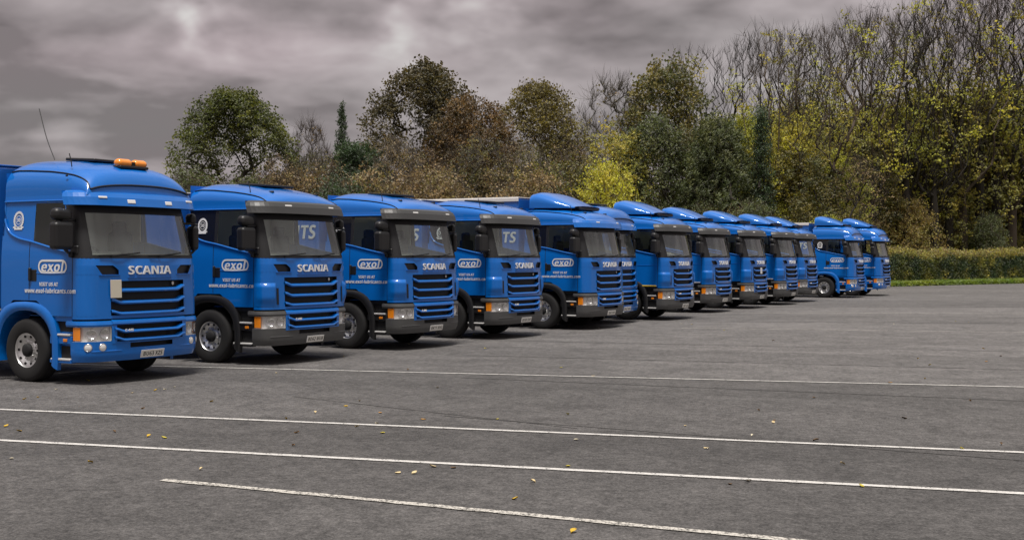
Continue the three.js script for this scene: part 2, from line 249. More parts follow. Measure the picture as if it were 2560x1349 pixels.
function roofSeam(kind) {                                              // raised joint between roof top and side cheek
  const prof = ROOFS[kind].map(q => [-q[0], q[1]]), pts = [];
  for (let k = 0; k <= 24; k++) { const x = mix(-2.17, kind === 'high' ? -0.27 : -0.32, k / 24), top = tab(prof, -x), H = top - 3.03, p = 3.4, s = mix(0.90, 0.93, k / 24); const c = Math.pow(1 - Math.pow(s, p), 1 / p); const ins = 0.06 * smooth(-0.9, -0.3, x) * smooth(0, .3, H) * .6; pts.push([x + 0.075 * (1 - s * s) * smooth(-1, -.3, x), 3.03 + H * c + 0.008 + 0.03 * (1 - s * s) * c, (1.15 - ins) * s + 0.006]); }
  return tube(pts, 0.011, 40, 5);
}
function emblemGeo() {
  const l = [];
  for (let k = 0; k < 22; k++) { const a = mix(-1.2, 4.35, k / 21) , e = new THREE.CircleGeometry(1, 8); e.scale(0.031, 0.015, 1); e.rotateZ(a + 0.9); e.translate(Math.cos(a) * 0.108, Math.sin(a) * 0.125, 0); l.push(e); }
  const ring = new THREE.RingGeometry(0.066, 0.076, 24); l.push(ring);
  l.push(text('30', 0.062, 0.001)); const b = new THREE.PlaneGeometry(0.2, 0.03, 4, 1); b.translate(0, -0.145, 0); l.push(b); const c = new THREE.PlaneGeometry(0.26, 0.024, 4, 1); c.translate(0, -0.12, 0); l.push(c);
  return merge(l);
}
function stadium(w, h, t) { const mk = (a, b) => { const r = b / 2, s = []; for (let k = 0; k <= 12; k++) { const q = -Math.PI / 2 + Math.PI * k / 12; s.push(new THREE.Vector2(a / 2 - r + r * Math.cos(q), r * Math.sin(q))); } for (let k = 0; k <= 12; k++) { const q = Math.PI / 2 + Math.PI * k / 12; s.push(new THREE.Vector2(-a / 2 + r + r * Math.cos(q), r * Math.sin(q))); } return s; }; const s = new THREE.Shape(mk(w, h)); s.holes.push(new THREE.Path(mk(w - 2 * t, h - 2 * t))); return new THREE.ShapeGeometry(s); }
function plateTexture(str, yellowish) { const c = document.createElement('canvas'); c.width = 256; c.height = 64; const x = c.getContext('2d'); x.fillStyle = '#e9e7df'; x.fillRect(0, 0, 256, 64); x.fillStyle = '#111'; x.font = 'bold 50px sans-serif'; x.textAlign = 'center'; x.textBaseline = 'middle'; x.fillText(str, 128, 34, 236); const t = new THREE.CanvasTexture(c); t.colorSpace = THREE.SRGBColorSpace; return t; }

function buildTruck(o, idx) {
  const t = thing('lorry', o.label, 'lorry', 'blue lorries parked in a row');
  const paint = M.paint, bumperMat = o.blueBumper ? M.paint : M.grey, visorMat = o.blueVisor ? M.paint : M.visor, archMat = o.blueBumper ? M.paint : M.black;
  // ---- shell
  part('front_panel', memo('shell', shellGeo), paint, t);
  part('grille_surround', memo('lip0', () => lipGeo(0)), M.black, t); part('grille_surround', memo('lip1', () => lipGeo(1)), M.black, t);
  part('grille_mesh', memo('gmesh', () => front(-0.82, 0.82, 1.09, 1.68, -0.085, 20, 2)), M.mesh, t); part('grille_mesh', memo('gmesh2', () => front(-0.8, 0.8, 0.55, 0.99, -0.085, 20, 2)), M.mesh, t);
  for (const [k, y] of [1.51, 1.315, 1.135].entries()) part('grille_bar', memo('bar' + k, () => sweep(-0.8, 0.8, barY(y, 0.8, k < 2 ? 0.05 : 0.04), BARSEC.map(([a, b]) => [a, b * (k === 2 ? 0.9 : 1)]), 40)), paint, t);
  for (const [k, y] of [0.845, 0.708].entries()) part('grille_bar', memo('lbar' + k, () => sweep(-0.76, 0.76, barY(y, 0.76, 0.045), BARSEC.map(([a, b]) => [a + 0.012, b * 0.85]), 40)), paint, t);
  part('lower_grille_frame', memo('lgf', () => merge([sweep(-0.8, 0.8, s => 0.995, [[-0.06, -0.04], [0.015, -0.04], [0.03, -0.02], [0.025, 0.02], [-0.01, 0.045], [-0.06, 0.045]], 40), both(front(0.715, 0.81, 0.665, 0.98, 0.014, 4, 6)), front(-0.81, 0.81, .655, .675, 0.014, 24, 1)])), paint, t);
  part('air_inlet', memo('inletR', () => merge([front(y => inletR(y) - 0.03, y => inletL(y) + 0.03, 1.75, 1.93, -0.05, 8, 3)])), M.black, t);
  part('air_inlet', memo('inletL', () => mirrorZ(front(y => inletR(y) - 0.03, y => inletL(y) + 0.03, 1.75, 1.93, -0.05, 8, 3))), M.black, t);
  pair('inlet_trim', 'inletTrim', () => sweep(0.62, 1.0, s => 1.757, [[-0.05, -0.006], [0.012, -0.008], [0.014, 0.004], [-0.05, 0.01]], 8), paint, t);
  part('badge_ledge', memo('ledge', () => sweep(-0.47, 0.47, s => 1.712, [[-0.02, -0.012], [0.012, -0.008], [0.014, 0.004], [-0.02, 0.012]], 16)), paint, t);
  part('badge_lettering', memo('badge', () => wrapFront((() => { const g = text('SCANIA', 0.135, 0.016); g.computeBoundingBox(); const w = g.boundingBox.max.x - g.boundingBox.min.x; g.scale(0.92 / w, 1, 1); return g; })(), 0, 1.836, 0.004)), M.badge, t);
  part('round_badge', memo('griffin', () => wrapFront(new THREE.CircleGeometry(0.03, 12), -0.58, 1.605, -0.05)), M.chrome, t);
  part('model_lettering', memo('model', () => wrapFront(text('G 440', 0.045, 0.008, 0.1), 0.5, 0.862, 0.032)), M.badge, t);
  // ---- corner deflector pods
  if (o.pods) {
    pair('corner_pod', 'pod', () => front(1.0, y => sAt(-0.455, y), 1.12, 1.56, (s, y) => 0.003 + 0.045 * smooth(1.10, 1.3, y) * (1 - smooth(1.49, 1.56, y)) * smooth(1.0, 1.05, Math.abs(s)) * (1 - smooth(1.2, 1.5, Math.abs(s)) * 0.85), 22, 16), paint, t);
    pair('pod_slot', 'podslot', () => front(0.95, 1.0, 1.15, 1.46, 0.012, 2, 4), M.matte, t);
  }
  // ---- bumper
  const bump = memo('bump', () => { const S = y => sAt(-0.50, y), l = [front(y => -S(y), S, 0.37, 0.575, 0.008, 44, 5), both(front(0.46, S, 0.575, 0.665, 0.008, 24, 3)), both(front(0.80, S, 0.665, 0.70, 0.008, 18, 1)), both(front(0.47, 0.81, .655, .685, 0.006, 8, 1)), grid(44, 1, (u, v) => skin(mix(-1.5, 1.5, u), 0.37, 0.008 - 0.12 * v)), grid(20, 1, (u, v) => skin(mix(-.47, .47, u), 0.577, 0.006 - 0.1 * v))]; return merge(l); });
  part('bumper', bump, bumperMat, t);
  pair('bumper_crease', 'crease', () => sweep(0.62, 1.15, s => 0.545, [[0.0, -0.012], [0.016, -0.006], [0.012, 0.006], [0, 0.008]], 12), bumperMat, t);
  pair('headlamp_trim', 'hltrim', () => sweep(0.79, 1.62, s => 0.985, [[-0.06, -0.06], [0.012, -0.05], [0.022, -0.02], [0.012, 0.03], [-0.06, 0.055]], 24), o.blueBumper ? paint : M.grey, t);
  part('upper_gap', memo('gap', () => front(y => -sAt(-0.46, y), y => sAt(-0.46, y), 0.98, 1.07, -0.03, 40, 1)), M.matte, t);
  for (const sg of [1, -1]) {
    const fl = g => sg > 0 ? g : mirrorZ(g), k = sg > 0 ? 'r' : 'l';
    const h = part('headlight', memo('hlb' + k, () => fl(merge([front(0.815, y => sAt(-0.46, y), 0.70, 0.935, -0.05, 18, 2), grid(18, 1, (u, v) => skin(mix(0.815, 1.5, u), 0.70, 0.006 - 0.056 * v)), grid(18, 1, (u, v) => skin(mix(0.815, 1.5, u), 0.935, 0.006 - 0.056 * v)), grid(4, 1, (u, v) => skin(0.815, mix(.7, .935, u), 0.006 - 0.056 * v))]))), M.lamp, t);
    for (const s of [0.93, 1.15]) part('reflector', memo('hlr' + k + s, () => fl((() => { const g = new THREE.SphereGeometry(0.085, 16, 8, 0, 6.2832, 0, 1.3); g.rotateX(Math.PI / 2); g.scale(1, 1, 0.45); g.rotateX(Math.PI); return wrapFront(g, s, 0.818, 0.0); })())), M.chrome, h);
    part('indicator', memo('hli' + k, () => fl(front(1.33, y => sAt(-0.45, y), 0.715, 0.925, -0.004, 10, 3))), M.amber, h);
    part('lens', memo('hll' + k, () => fl(front(0.82, 1.325, 0.705, 0.93, 0.004, 16, 3))), M.lens, h);
    if (o.blueBumper) for (const s of [0.97, 1.2]) { const f = part('fog_lamp', memo('fog' + s + k, () => fl(wrapFront((() => { const g = new THREE.SphereGeometry(0.055, 16, 6, 0, 6.2832, 0, Math.PI / 2); g.rotateX(Math.PI / 2); g.scale(1, 1, 0.25); return g; })(), s, 0.605, 0.01))), M.lamp, t); part('bezel', memo('fogb' + s + k, () => fl(wrapFront(new THREE.TorusGeometry(0.057, 0.008, 6, 20), s, 0.605, 0.01))), M.chrome, f); }
  }
  const plate = part('number_plate', memo('plate', () => wrapFront(rbox(0.5, 0.125, 0.012, 0.004, 0, 0, 0), 0, 0.455, 0.022)), M.white, t);
  const pm = std(1, 1, 1, 0.4, 0, { map: plateTexture(o.plate) });
  part('plate_face', memo('plateface', () => wrapFront(new THREE.PlaneGeometry(0.49, 0.118, 6, 1), 0, 0.455, 0.031)), pm, plate);
  // ---- sides: door, rear panel, belt
  for (const sg of [1, -1]) {
    const fl = g => sg > 0 ? g : mirrorZ(g), k = sg > 0 ? 'R' : 'L';
    const door = part('door', memo('door' + k, () => fl(merge([side(-1.03, -0.468, 1.10, belt, 0, 10, 10), side(-1.495, -1.03, doorLo, belt, 0, 8, 10), side(-1.495, -0.47, 1.095, 1.1, -.02, 4, 1)]))), paint, t);
    for (const [x, y0, y1] of [[-0.464, 1.1, 2.08], [-1.499, 1.36, 2.28]]) part('door_seal', memo('dseal' + k + x, () => fl(grid(1, 6, (u, v) => { const y = mix(y0, y1, v); return [x + (u - 0.5) * 0.014, y, tab(WT, y) + 0.002]; }))), M.seal, door);
    part('door_handle', memo('handle' + k, () => fl(merge([rbox(0.17, 0.19, 0.03, 0.012, -1.40, 1.75, 1.236), rbox(0.05, 0.22, 0.05, 0.02, -1.46, 1.765, 1.262)]))), M.black, door);
    part('door_crease', memo('dcrease' + k, () => fl(tube([[-1.49, 1.80, 1.243], [-1.0, 1.78, 1.246], [-0.5, 1.80, 1.246]], 0.006, 10, 5))), paint, door);
    part('rear_side_panel', memo('rsp' + k, () => fl(merge([side(CABREAR, -1.503, doorLo, x => belt(Math.max(x, -2.19)), 0, 14, 10)]))), paint, t);
    part('belt_moulding', memo('belt' + k, () => fl(merge([tube([[-2.15, 2.68, 1.2], [-2.1, 2.56, 1.208], [-2.0, 2.45, 1.217], [-1.8, 2.365, 1.226], [-1.4, 2.29, 1.231], [-0.95, 2.195, 1.238], [-0.5, 2.112, 1.244]], 0.02, 30, 6)]))), paint, t);
    const wTop = 2.93, fe = v => mix(-0.56, -0.73, v);
    part('side_window', memo('sw' + k, () => fl(grid(10, 6, (u, v) => { const x = mix(-1.42, fe(v), u), y = mix(belt(x) + 0.012, wTop, v); return [x, y, tab(WT, y) - 0.012]; }))), M.darkGlass, t);
    part('window_frame', memo('wf' + k, () => fl(merge([grid(1, 6, (u, v) => { const y = mix(2.10, 2.95, v), x0 = fe((y - 2.1) / 0.85); return skin(mix(sAt(x0, y), sAt(-0.44, 2.1) - 0.05, u), y, -0.002); }), side(-1.5, -1.42, x => belt(x), 2.95, -0.004, 2, 6), side(-1.5, -0.70, 2.925, 2.955, 0, 8, 1)]))), o.blueBumper ? (idx === 0 ? paint : M.black) : M.black, t);
    part('quarter_panel', memo('qp' + k, () => fl(grid(12, 8, (u, v) => { const x = mix(-2.17, -1.5, u), y = mix(Math.min(2.9, belt(x)), 2.95, v); return [x, y, tab(WT, y) - 0.006]; }))), idx === 0 ? paint : M.blackGlass, t);
    part('rear_pillar', memo('rp' + k, () => fl(merge([grid(2, 8, (u, v) => { const x = mix(CABREAR, -2.165, u), y = mix(2.4, 2.96, v); return [x, y, tab(WT, y)]; })]))), paint, t);
    part('roof_gutter', memo('gut' + k, () => fl(merge([side(CABREAR, -0.6, 2.955, 3.05, 0.0, 14, 2), tube([[-2.19, 2.965, 1.168], [-1.4, 2.965, 1.17], [-0.64, 2.962, 1.166]], 0.014, 16, 6)]))), paint, t);
    // black A pillar between windscreen and door frame
    part('windscreen_pillar', memo('ap' + k, () => fl(front(1.13, y => Math.max(1.14, sAt(mix(-0.49, -0.70, (y - 2.03) / 0.85), y)), 2.03, 2.885, 0.001, 10, 8))), M.black, t);
    // mirrors
    const mw = sg > 0 ? 0.37 : 0.15, mz = sg > 0 ? 1.47 : 1.37;                 // the far mirrors are folded in, edge on to the camera
    const mr = part('mirror', memo('mir' + k, () => fl(rbox(0.2, 0.44, mw, 0.065, -0.44, 2.385, mz))), M.black, t);
    part('wide_angle_mirror', memo('mirw' + k, () => fl((() => { const g = rbox(0.2, 0.2, mw * 0.94, 0.085, 0, 0, 0); g.rotateX(-0.08); g.translate(-0.47, 2.72, mz - 0.02); return g; })())), M.black, mr);
    part('mirror_arm', memo('mira' + k, () => fl(tube([[-0.50, 2.64, 1.15], [-0.42, 2.635, 1.3], [-0.43, 2.62, 1.47]], 0.022, 8, 6))), M.black, mr); part('mirror_arm', memo('mirb' + k, () => fl(merge([tube([[-0.5, 2.10, 1.22], [-0.45, 2.11, 1.32], [-0.44, 2.2, 1.44]], 0.024, 8, 6), rbox(0.07, 0.1, 0.07, 0.03, -0.47, 2.09, 1.27)]))), M.black, mr);
    part('mirror_glass', memo('mirg' + k, () => fl(box(0.004, 0.36, mw * 0.75, -0.543, 2.385, mz))), M.chrome, mr);
    part('a_pillar_camera', memo('apm' + k, () => fl(rbox(0.1, 0.15, 0.08, 0.03, -0.40, 2.16, 1.20))), M.black, t);
    // entry steps and wheel arch
    const st = part('step_box', memo('stb' + k, () => fl(merge([box(0.56, 0.72, 0.3, -0.74, 0.74, 1.02), rbox(0.52, 0.13, 0.06, 0.015, -0.755, 0.715, 1.205), box(0.5, 0.05, 0.10, -0.755, 0.375, 1.19), box(0.52, 0.08, 0.05, -0.755, 1.06, 1.2)]))), archMat, t);
    for (const [h, y] of [[0.2, 0.52], [0.16, 0.93]]) part('step_well', memo('stw' + k + y, () => fl(box(0.44, h, 0.004, -0.755, y, 1.176))), M.matte, st);
    for (const y of [0.80, 0.405]) part('step_tread', memo('str' + k + y, () => fl(rbox(0.46, 0.035, 0.09, 0.012, -0.755, y, 1.205))), M.tread, st);
    part('side_marker_lamp', memo('sml' + k, () => fl(rbox(0.09, 0.05, 0.02, 0.008, -0.64, 0.715, 1.242))), M.amber, t);
    part('wheel_arch', memo('arch' + k, () => fl((() => { const out = [], inn = []; for (let i = 0; i <= 20; i++) { const a = Math.PI * (1.08 - 1.16 * i / 20), c = Math.cos(a), s = Math.sin(a), p = (r, e) => [Math.sign(c) * Math.pow(Math.abs(c), e) * r, Math.sign(s) * Math.pow(Math.abs(s), e) * r]; out.push(p(0.80, 0.72)); inn.push(p(0.655, 0.86)); }
      const pt = (l, u, z) => { const f = u * 20, i = Math.min(19, Math.floor(f)), w = f - i; return [AXLE + mix(l[i][0], l[i + 1][0], w), WHEEL_R + mix(l[i][1], l[i + 1][1], w), z]; };
      return merge([grid(40, 6, (u, v) => { const a = pt(inn, u, 1.245), b = pt(out, u, 1.245); return [mix(a[0], b[0], v), Math.min(1.36, mix(a[1], b[1], v)), 1.248 + 0.03 * Math.sin(Math.PI * Math.min(1, v * 1.05)) ** 0.6]; }), grid(40, 1, (u, v) => { const a = pt(inn, u, 0); return [a[0], a[1], mix(1.248, 0.8, v)]; }), grid(40, 1, (u, v) => { const a = pt(out, u, 0); return [a[0], Math.min(1.36, a[1]), mix(1.252, 1.18, v)]; })]); })())), archMat, t);
    part('wheel_housing', memo('wh' + k, () => fl(grid(16, 1, (u, v) => { const a = Math.PI * u; return [AXLE + Math.cos(a) * 0.68, WHEEL_R + 0.02 + Math.sin(a) * 0.68, mix(1.2, 0.55, v)]; }))), M.matte, t);
    if (o.trim) part('wheel_arch_strip', memo('yst' + k, () => fl(rbox(0.5, 0.04, 0.02, 0.006, -0.76, 1.12, 1.252))), o.trim === 'yellow' ? M.yellow : M.tread, t);
  }
  // ---- windscreen
  part('windscreen', memo('ws', () => front(-1.14, 1.14, 2.07, 2.875, -0.006, 30, 8)), M.glass, t);
  part('windscreen_border', memo('wsb', () => merge([front(-1.15, 1.15, 2.76, 2.89, 0.002, 30, 2), front(-1.2, 1.2, 2.03, 2.085, 0.004, 30, 2), both(front(1.08, 1.15, 2.08, 2.8, 0.002, 2, 6))])), M.seal, t);
  for (const [k, s0] of [[0, 0.98], [1, 0.02]]) part('wiper', memo('wip' + k, () => merge([tube([skin(s0, 2.075, 0.03), skin(s0 - 0.35, 2.085, 0.045), skin(s0 - 0.78, 2.12, 0.02)], 0.012, 12, 5), tube([skin(s0 - 0.2, 2.055, 0.02), skin(s0 - 0.25, 2.07, 0.045), skin(s0 - 0.42, 2.09, 0.05)], 0.016, 8, 5)])), M.matte, t);
  const vis = part('sun_visor', memo('visor', () => merge([sweep(-1.26, 1.26, s => 3.0, [[-0.02, 0.12], [0.10, 0.118], [0.19, 0.08], [0.222, 0.01], [0.228, -0.12], [0.213, -0.125], [0.18, -0.03], [0.12, 0.03], [-0.02, 0.07]], 48), both(grid(2, 3, (u, v) => skin(1.26, 3.0 + mix(-0.11, 0.11, v), mix(-0.02, 0.215, u))))])), visorMat, t);
  if (idx === 0 || o.visorLamps) for (const s of [0.86, 0.36, -0.42, -0.95]) part('visor_lamp', memo('vl' + s, () => wrapFront(rbox(Math.abs(s) < .8 ? 0.15 : 0.14, Math.abs(s) < .8 ? 0.062 : 0.035, 0.02, 0.012, 0, 0, 0), s, Math.abs(s) < .8 ? 2.955 : 3.01, 0.226)), M.lamp, vis);
  else part('visor_lamp', memo('vlm', () => merge([0.62, -0.62].map(s => wrapFront(rbox(0.16, 0.03, 0.014, 0.006, 0, 0, 0), s, 3.03, 0.22)))), M.lamp, vis);
  // ---- roof
  const roof = part('roof', memo('roof' + o.roof, () => roofGeo(ROOFS[o.roof])), paint, t);
  pair('roof_joint', 'seam' + o.roof, () => roofSeam(o.roof), M.seal, roof);
  const rTop = x => tab(ROOFS[o.roof].map(q => [-q[0], q[1]]), -x) + 0.03;
  if (o.roof === 'high') part('roof_front_seal', memo('rfs', () => tube([...Array(21)].map((_, k) => { const q = mix(-0.93, 0.93, k / 20), c = Math.pow(1 - Math.pow(Math.abs(q), 3.4), 1 / 3.4); return [-0.258 + 0.075 * (1 - q * q), 3.03 + 0.16 * c + 0.045 * (1 - q * q) * c, 1.135 * q]; }), 0.016, 40, 6)), M.black, roof);
  else for (const [z, x] of [[0.66, -0.55], [0.0, -0.5], [-0.66, -0.55]]) part('roof_clip', memo('rclip' + z, () => { const g = new THREE.ConeGeometry(0.035, 0.12, 4); g.rotateZ(1.3); g.translate(x, tab(ROOFS.low.map(q => [-q[0], q[1]]), -x) + 0.03, z); return g; }), M.black, roof);
  part('roof_hatch', memo('hatch' + o.roof, () => { const x = -1.15, y = rTop(x) + 0.03; const g = merge([rbox(0.72, 0.05, 0.85, 0.02, 0, 0, 0)]); g.rotateZ(-0.06); g.translate(x - 0.1, y, 0); return g; }), M.black, roof);
  part('roof_aerial', memo('aer' + o.roof, () => { const x = -0.78, y = tab(ROOFS[o.roof].map(q => [-q[0], q[1]]), -x); return tube([[x, y - 0.06, 0.98], [x - 0.02, y + 0.04, 0.98], [x - 0.06, y + 0.16, 0.98]], 0.009, 6, 5); }), M.black, roof);
  if (o.deflector) {
    const hi = o.roof === 'high', y0 = hi ? 3.66 : 3.47, x0 = -0.78, x1 = -2.16, H = 0.5;
    const d = part('roof_deflector', memo('defl' + o.roof, () => merge([grid(24, 40, (u, v) => { const x = mix(x0, x1, u), top = (y0 - 0.02) + H * Math.pow(smooth(-0.12, 1.0, u), 0.8) * (1 - 0.10 * smooth(0.85, 1, u)), b = y0 - 0.03 + 0.02 * u, t = (v - 0.5) * Math.PI, p = 4.2, c = Math.pow(Math.abs(Math.cos(t)), 2 / p), s = Math.sign(Math.sin(t)) * Math.pow(Math.abs(Math.sin(t)), 2 / p), w = mix(0.82, 0.98, smooth(0, .5, u)); return [x + 0.14 * (1 - s * s) * (1 - u), b + Math.max(0.06, top - b) * c, w * s]; }), grid(1, 20, (u, v) => { const tt = (v - 0.5) * Math.PI, p = 4.2, c = Math.pow(Math.abs(Math.cos(tt)), 2 / p), s = Math.sign(Math.sin(tt)) * Math.pow(Math.abs(Math.sin(tt)), 2 / p); return [x1 + 0.02, y0 - 0.01 + (H * 0.9 - .01) * c * u, 0.98 * s]; })])), paint, t);
    part('deflector_gap', memo('deflg' + o.roof, () => rbox(0.5, 0.10, 1.25, 0.03, -0.95, y0 - 0.03, 0)), M.black, d);
    part('deflector_stand', memo('defls' + o.roof, () => merge([box(0.06, 0.16, 1.7, -1.3, y0 - 0.06, 0), box(0.06, 0.16, 1.8, -2.0, y0 - 0.06, 0)])), M.black, d);
  }
  // ---- back, floor, interior
  part('cab_back', memo('cback', () => merge([box(0.03, 1.9, 2.3, CABREAR + 0.02, 2.05, 0), grid(1, 1, (u, v) => [CABREAR + 0.0, mix(2.9, 3.45, v), mix(-1.13, 1.13, u)])])), paint, t);
  part('cab_floor', memo('cfloor', () => merge([box(1.75, 0.06, 2.42, -1.3, 1.32, 0), box(0.05, 0.85, 1.7, -0.22, 1.5, 0)])), M.matte, t);
  part('rear_lining', memo('rlin', () => merge([box(0.02, 1.75, 2.24, CABREAR + 0.06, 2.15, 0), both(box(0.66, 0.6, 0.02, -1.83, 2.62, 1.13)), box(1.75, 0.02, 2.1, -1.3, 3.0, 0), both(box(1.6, 0.75, 0.02, -1.35, 1.72, 1.19))])), idx === 0 ? M.curtain : M.lining, t);
  part('bunk', memo('bunk', () => rbox(0.55, 0.4, 2.1, 0.06, -1.9, 1.72, 0)), M.seat, t);
  part('dashboard', memo('dash', () => merge([rbox(0.42, 0.34, 2.26, 0.07, -0.42, 1.93, 0), rbox(0.3, 0.16, 0.7, 0.05, -0.62, 2.06, 0.55)])), M.dash, t);
  for (const z of [0.6, -0.6]) { const s = part('seat', memo('seat' + z, () => merge([rbox(0.5, 0.16, 0.52, 0.06, -1.15, 1.78, z), rbox(0.16, 0.66, 0.5, 0.07, -1.42, 2.16, z)])), M.seat, t); part('headrest', memo('hr' + z, () => rbox(0.12, 0.22, 0.3, 0.05, -1.45, 2.56, z)), M.seat, s); }
  part('steering_wheel', memo('stw', () => { const g = new THREE.TorusGeometry(0.22, 0.02, 6, 28); const h = box(0.4, 0.05, 0.03, 0, 0, 0); const q = merge([g, h]); q.rotateY(Math.PI / 2); q.rotateZ(0.75); q.translate(-0.82, 2.1, 0.6); return q; }), M.matte, t);
  // ---- lettering on the door
  if (o.logo) {
    const lg = part('door_logo', memo('lstad', () => wrapSide(stadium(0.69, 0.225, 0.033), -0.93, 1.895, 0.006)), M.white, t);
    part('logo_lettering', memo('lexol', () => wrapSide((() => { const g = text('exol', 0.155, 0.004, 0.18); g.computeBoundingBox(); const w = g.boundingBox.max.x - g.boundingBox.min.x; g.scale(0.54 / w, 1, 1); return g; })(), -0.93, 1.895, 0.004)), M.white, lg);
    part('visit_lettering', memo('lvisit', () => wrapSide(text('VISIT US AT', 0.06, 0.003, 0.08), -1.02, 1.61, 0.005)), M.white, t);
    part('web_address_lettering', memo('lwww', () => wrapSide(text('www.exol-lubricants.com', 0.072, 0.003, 0.1), -0.99, 1.505, 0.005)), M.white, t);
  }
  if (o.emblem) part('laurel_emblem', memo('emb', () => wrapSide(emblemGeo(), -1.82, 2.66, 0.004)), M.white, t);
  // ---- chassis
  part('chassis', memo('chas', () => merge([both(box(8.2, 0.26, 0.09, -4.6, 0.92, 0.4)), box(0.3, 0.2, 1.9, AXLE, 0.55, 0), both(box(0.5, 0.25, 0.09, -0.35, 0.7, 0.45)), box(1.5, 0.55, 0.9, -1.1, 0.95, 0), box(0.22, 0.2, 1.9, -6.0, 0.55, 0), box(0.1, 0.25, 1.2, -0.22, 0.6, 0)])), M.matte, t);
  part('fuel_tank', memo('tank', () => rbox(1.5, 0.6, 0.6, 0.12, -3.4, 0.78, 0.9)), M.alu, t);
  part('battery_box', memo('bat', () => rbox(1.2, 0.6, 0.6, 0.05, -3.3, 0.78, -0.9)), M.matte, t);
  part('side_guard', memo('sg', () => both(merge([rbox(1.4, 0.1, 0.03, 0.01, -4.85, 0.95, 1.2), rbox(1.4, 0.1, 0.03, 0.01, -4.85, 0.6, 1.2)]))), M.alu, t);
  addWheel(t, AXLE, 1.085, 1); addWheel(t, AXLE, -1.085, -1); addWheel(t, -6.0, 1.06, 1); addWheel(t, -6.0, -1.06, -1);
  // ---- box body
  const bh = o.bodyTop ?? 3.6, bx0 = -2.38, bl = 6.4;
  const body = part('box_body', memo('body' + bh, () => rbox(bl, bh - 1.18, 2.5, 0.05, bx0 - bl / 2, (bh + 1.18) / 2, 0)), M.paintOld, t);
  part('body_roof_rail', memo('brail' + bh, () => merge([both(rbox(bl + 0.02, 0.11, 0.04, 0.012, bx0 - bl / 2, bh - 0.05, 1.255)), rbox(bl + .01, 0.03, 2.52, 0.01, bx0 - bl / 2, bh + 0.012, 0)])), idx === 0 ? M.paintOld : M.roofWhite, body);
  if (idx !== 1) part('body_lettering', memo('blet', () => { const g = text('LUBRICANTS', 0.31, 0.006, 0.14); g.computeBoundingBox(); g.translate(bx0 - 0.06 - g.boundingBox.max.x, 2.62, 1.253); return g; }), M.white, body);
  part('body_logo', memo('blogo', () => { const q = merge([stadium(1.7, 0.75, 0.09), text('exol', 0.45, 0.006, 0.18)]); q.translate(-6.6, 2.7, 1.256); return q; }), M.white, body);
  return t;
}

// the plates' places in the photograph give each lorry its own place in the yard
const HEAD = 30 * Math.PI / 180, FWD = V(Math.cos(HEAD), 0, Math.sin(HEAD));
const ROW = [
  // plate px x, depth, turn in degrees
  { px: 383, d: 19.95, plate: 'BU63 XZS', blueBumper: true, blueVisor: true, roof: 'high', logo: true, emblem: true, bodyTop: 3.58, label: 'blue lorry with amber beacon on its roof and blue visor, nearest the camera' },
  { px: 790.6, d: 23.46, plate: 'BD62 MUB', bodyTop: 3.3, pods: true, roof: 'low', logo: true, emblem: true, label: 'blue lorry with dark visor and dark bumper parked directly beside the beacon lorry' },
  { px: 1093.8, d: 27.06, plate: 'BK11 KHG', bodyTop: 3.3, pods: true, roof: 'low', logo: true, emblem: true, label: 'dark-visored blue lorry without roof deflector, third from the left of the row' },
  { px: 1318.8, d: 30.5, plate: 'BX58 EMF', bodyTop: 3.5, pods: true, roof: 'low', logo: true, emblem: true, label: 'dark-visored blue lorry without roof deflector, fourth from the left of the row' },
  { px: 1532, d: 34.4, plate: 'BJ63 XAO', blueVisor: true, roof: 'low', deflector: true, logo: true, bodyTop: 3.75, label: 'blue lorry with blue visor and dark bumper, first from the left with a roof deflector' },
  { px: 1571, d: 36.9, plate: 'PX61 HNG', blueBumper: true, blueVisor: true, roof: 'high', bodyTop: 3.58, label: 'blue lorry almost hidden behind the first deflector lorry, only a strip showing' },
  { px: 1716.8, d: 39.4, plate: 'BK11 KJA', pods: true, roof: 'low', deflector: true, trim: 'yellow', label: 'blue lorry with a yellow strip below its door' },
  { px: 1815.7, d: 44.6, plate: 'BU11 KJF', pods: true, roof: 'low', deflector: true, trim: 'silver', label: 'dark-visored blue lorry directly right of the lorry with the yellow strip' },
  { px: 1908, d: 48.0, plate: 'BV12 OYK', pods: true, roof: 'low', deflector: true, note: true, label: 'dark-visored deflector lorry with a white notice on its grille' },
  { px: 1986.6, d: 51.6, plate: 'BV12 OYF', pods: true, roof: 'low', deflector: true, trim: 'silver', label: 'dark-visored deflector lorry, fourth from the far right end of the row' },
  { px: 2037.3, d: 55.0, plate: 'BX58 ELK', pods: true, roof: 'low', deflector: true, label: 'dark-visored deflector lorry, third from the far right end of the row' },
  { px: 2158, d: 60.6, plate: 'BU63 XZF', blueBumper: true, blueVisor: true, visorLamps: true, roof: 'high', deflector: true, logo: true, emblem: true, bodyTop: 3.75, label: 'blue lorry with blue bumper and visible front wheel, second from the far end' },
  { px: 2222.8, d: 63.6, plate: 'BU63 XZG', blueBumper: true, blueVisor: true, visorLamps: true, roof: 'high', deflector: true, logo: true, emblem: true, label: 'blue lorry with blue bumper at the far right end, beside the hedge' },
];
const lorries = ROW.map((o, i) => {
  const t = buildTruck(o, i), p = atDepth(o.px, o.d), a = HEAD + (o.turn ?? 0) * Math.PI / 180;
  t.rotation.y = -a;                                                   // local x turns towards (cos a, sin a) in world x, z
  t.position.set(p.x, 0, p.z).addScaledVector(V(Math.cos(a), 0, Math.sin(a)), -0.03);
  return t;
});
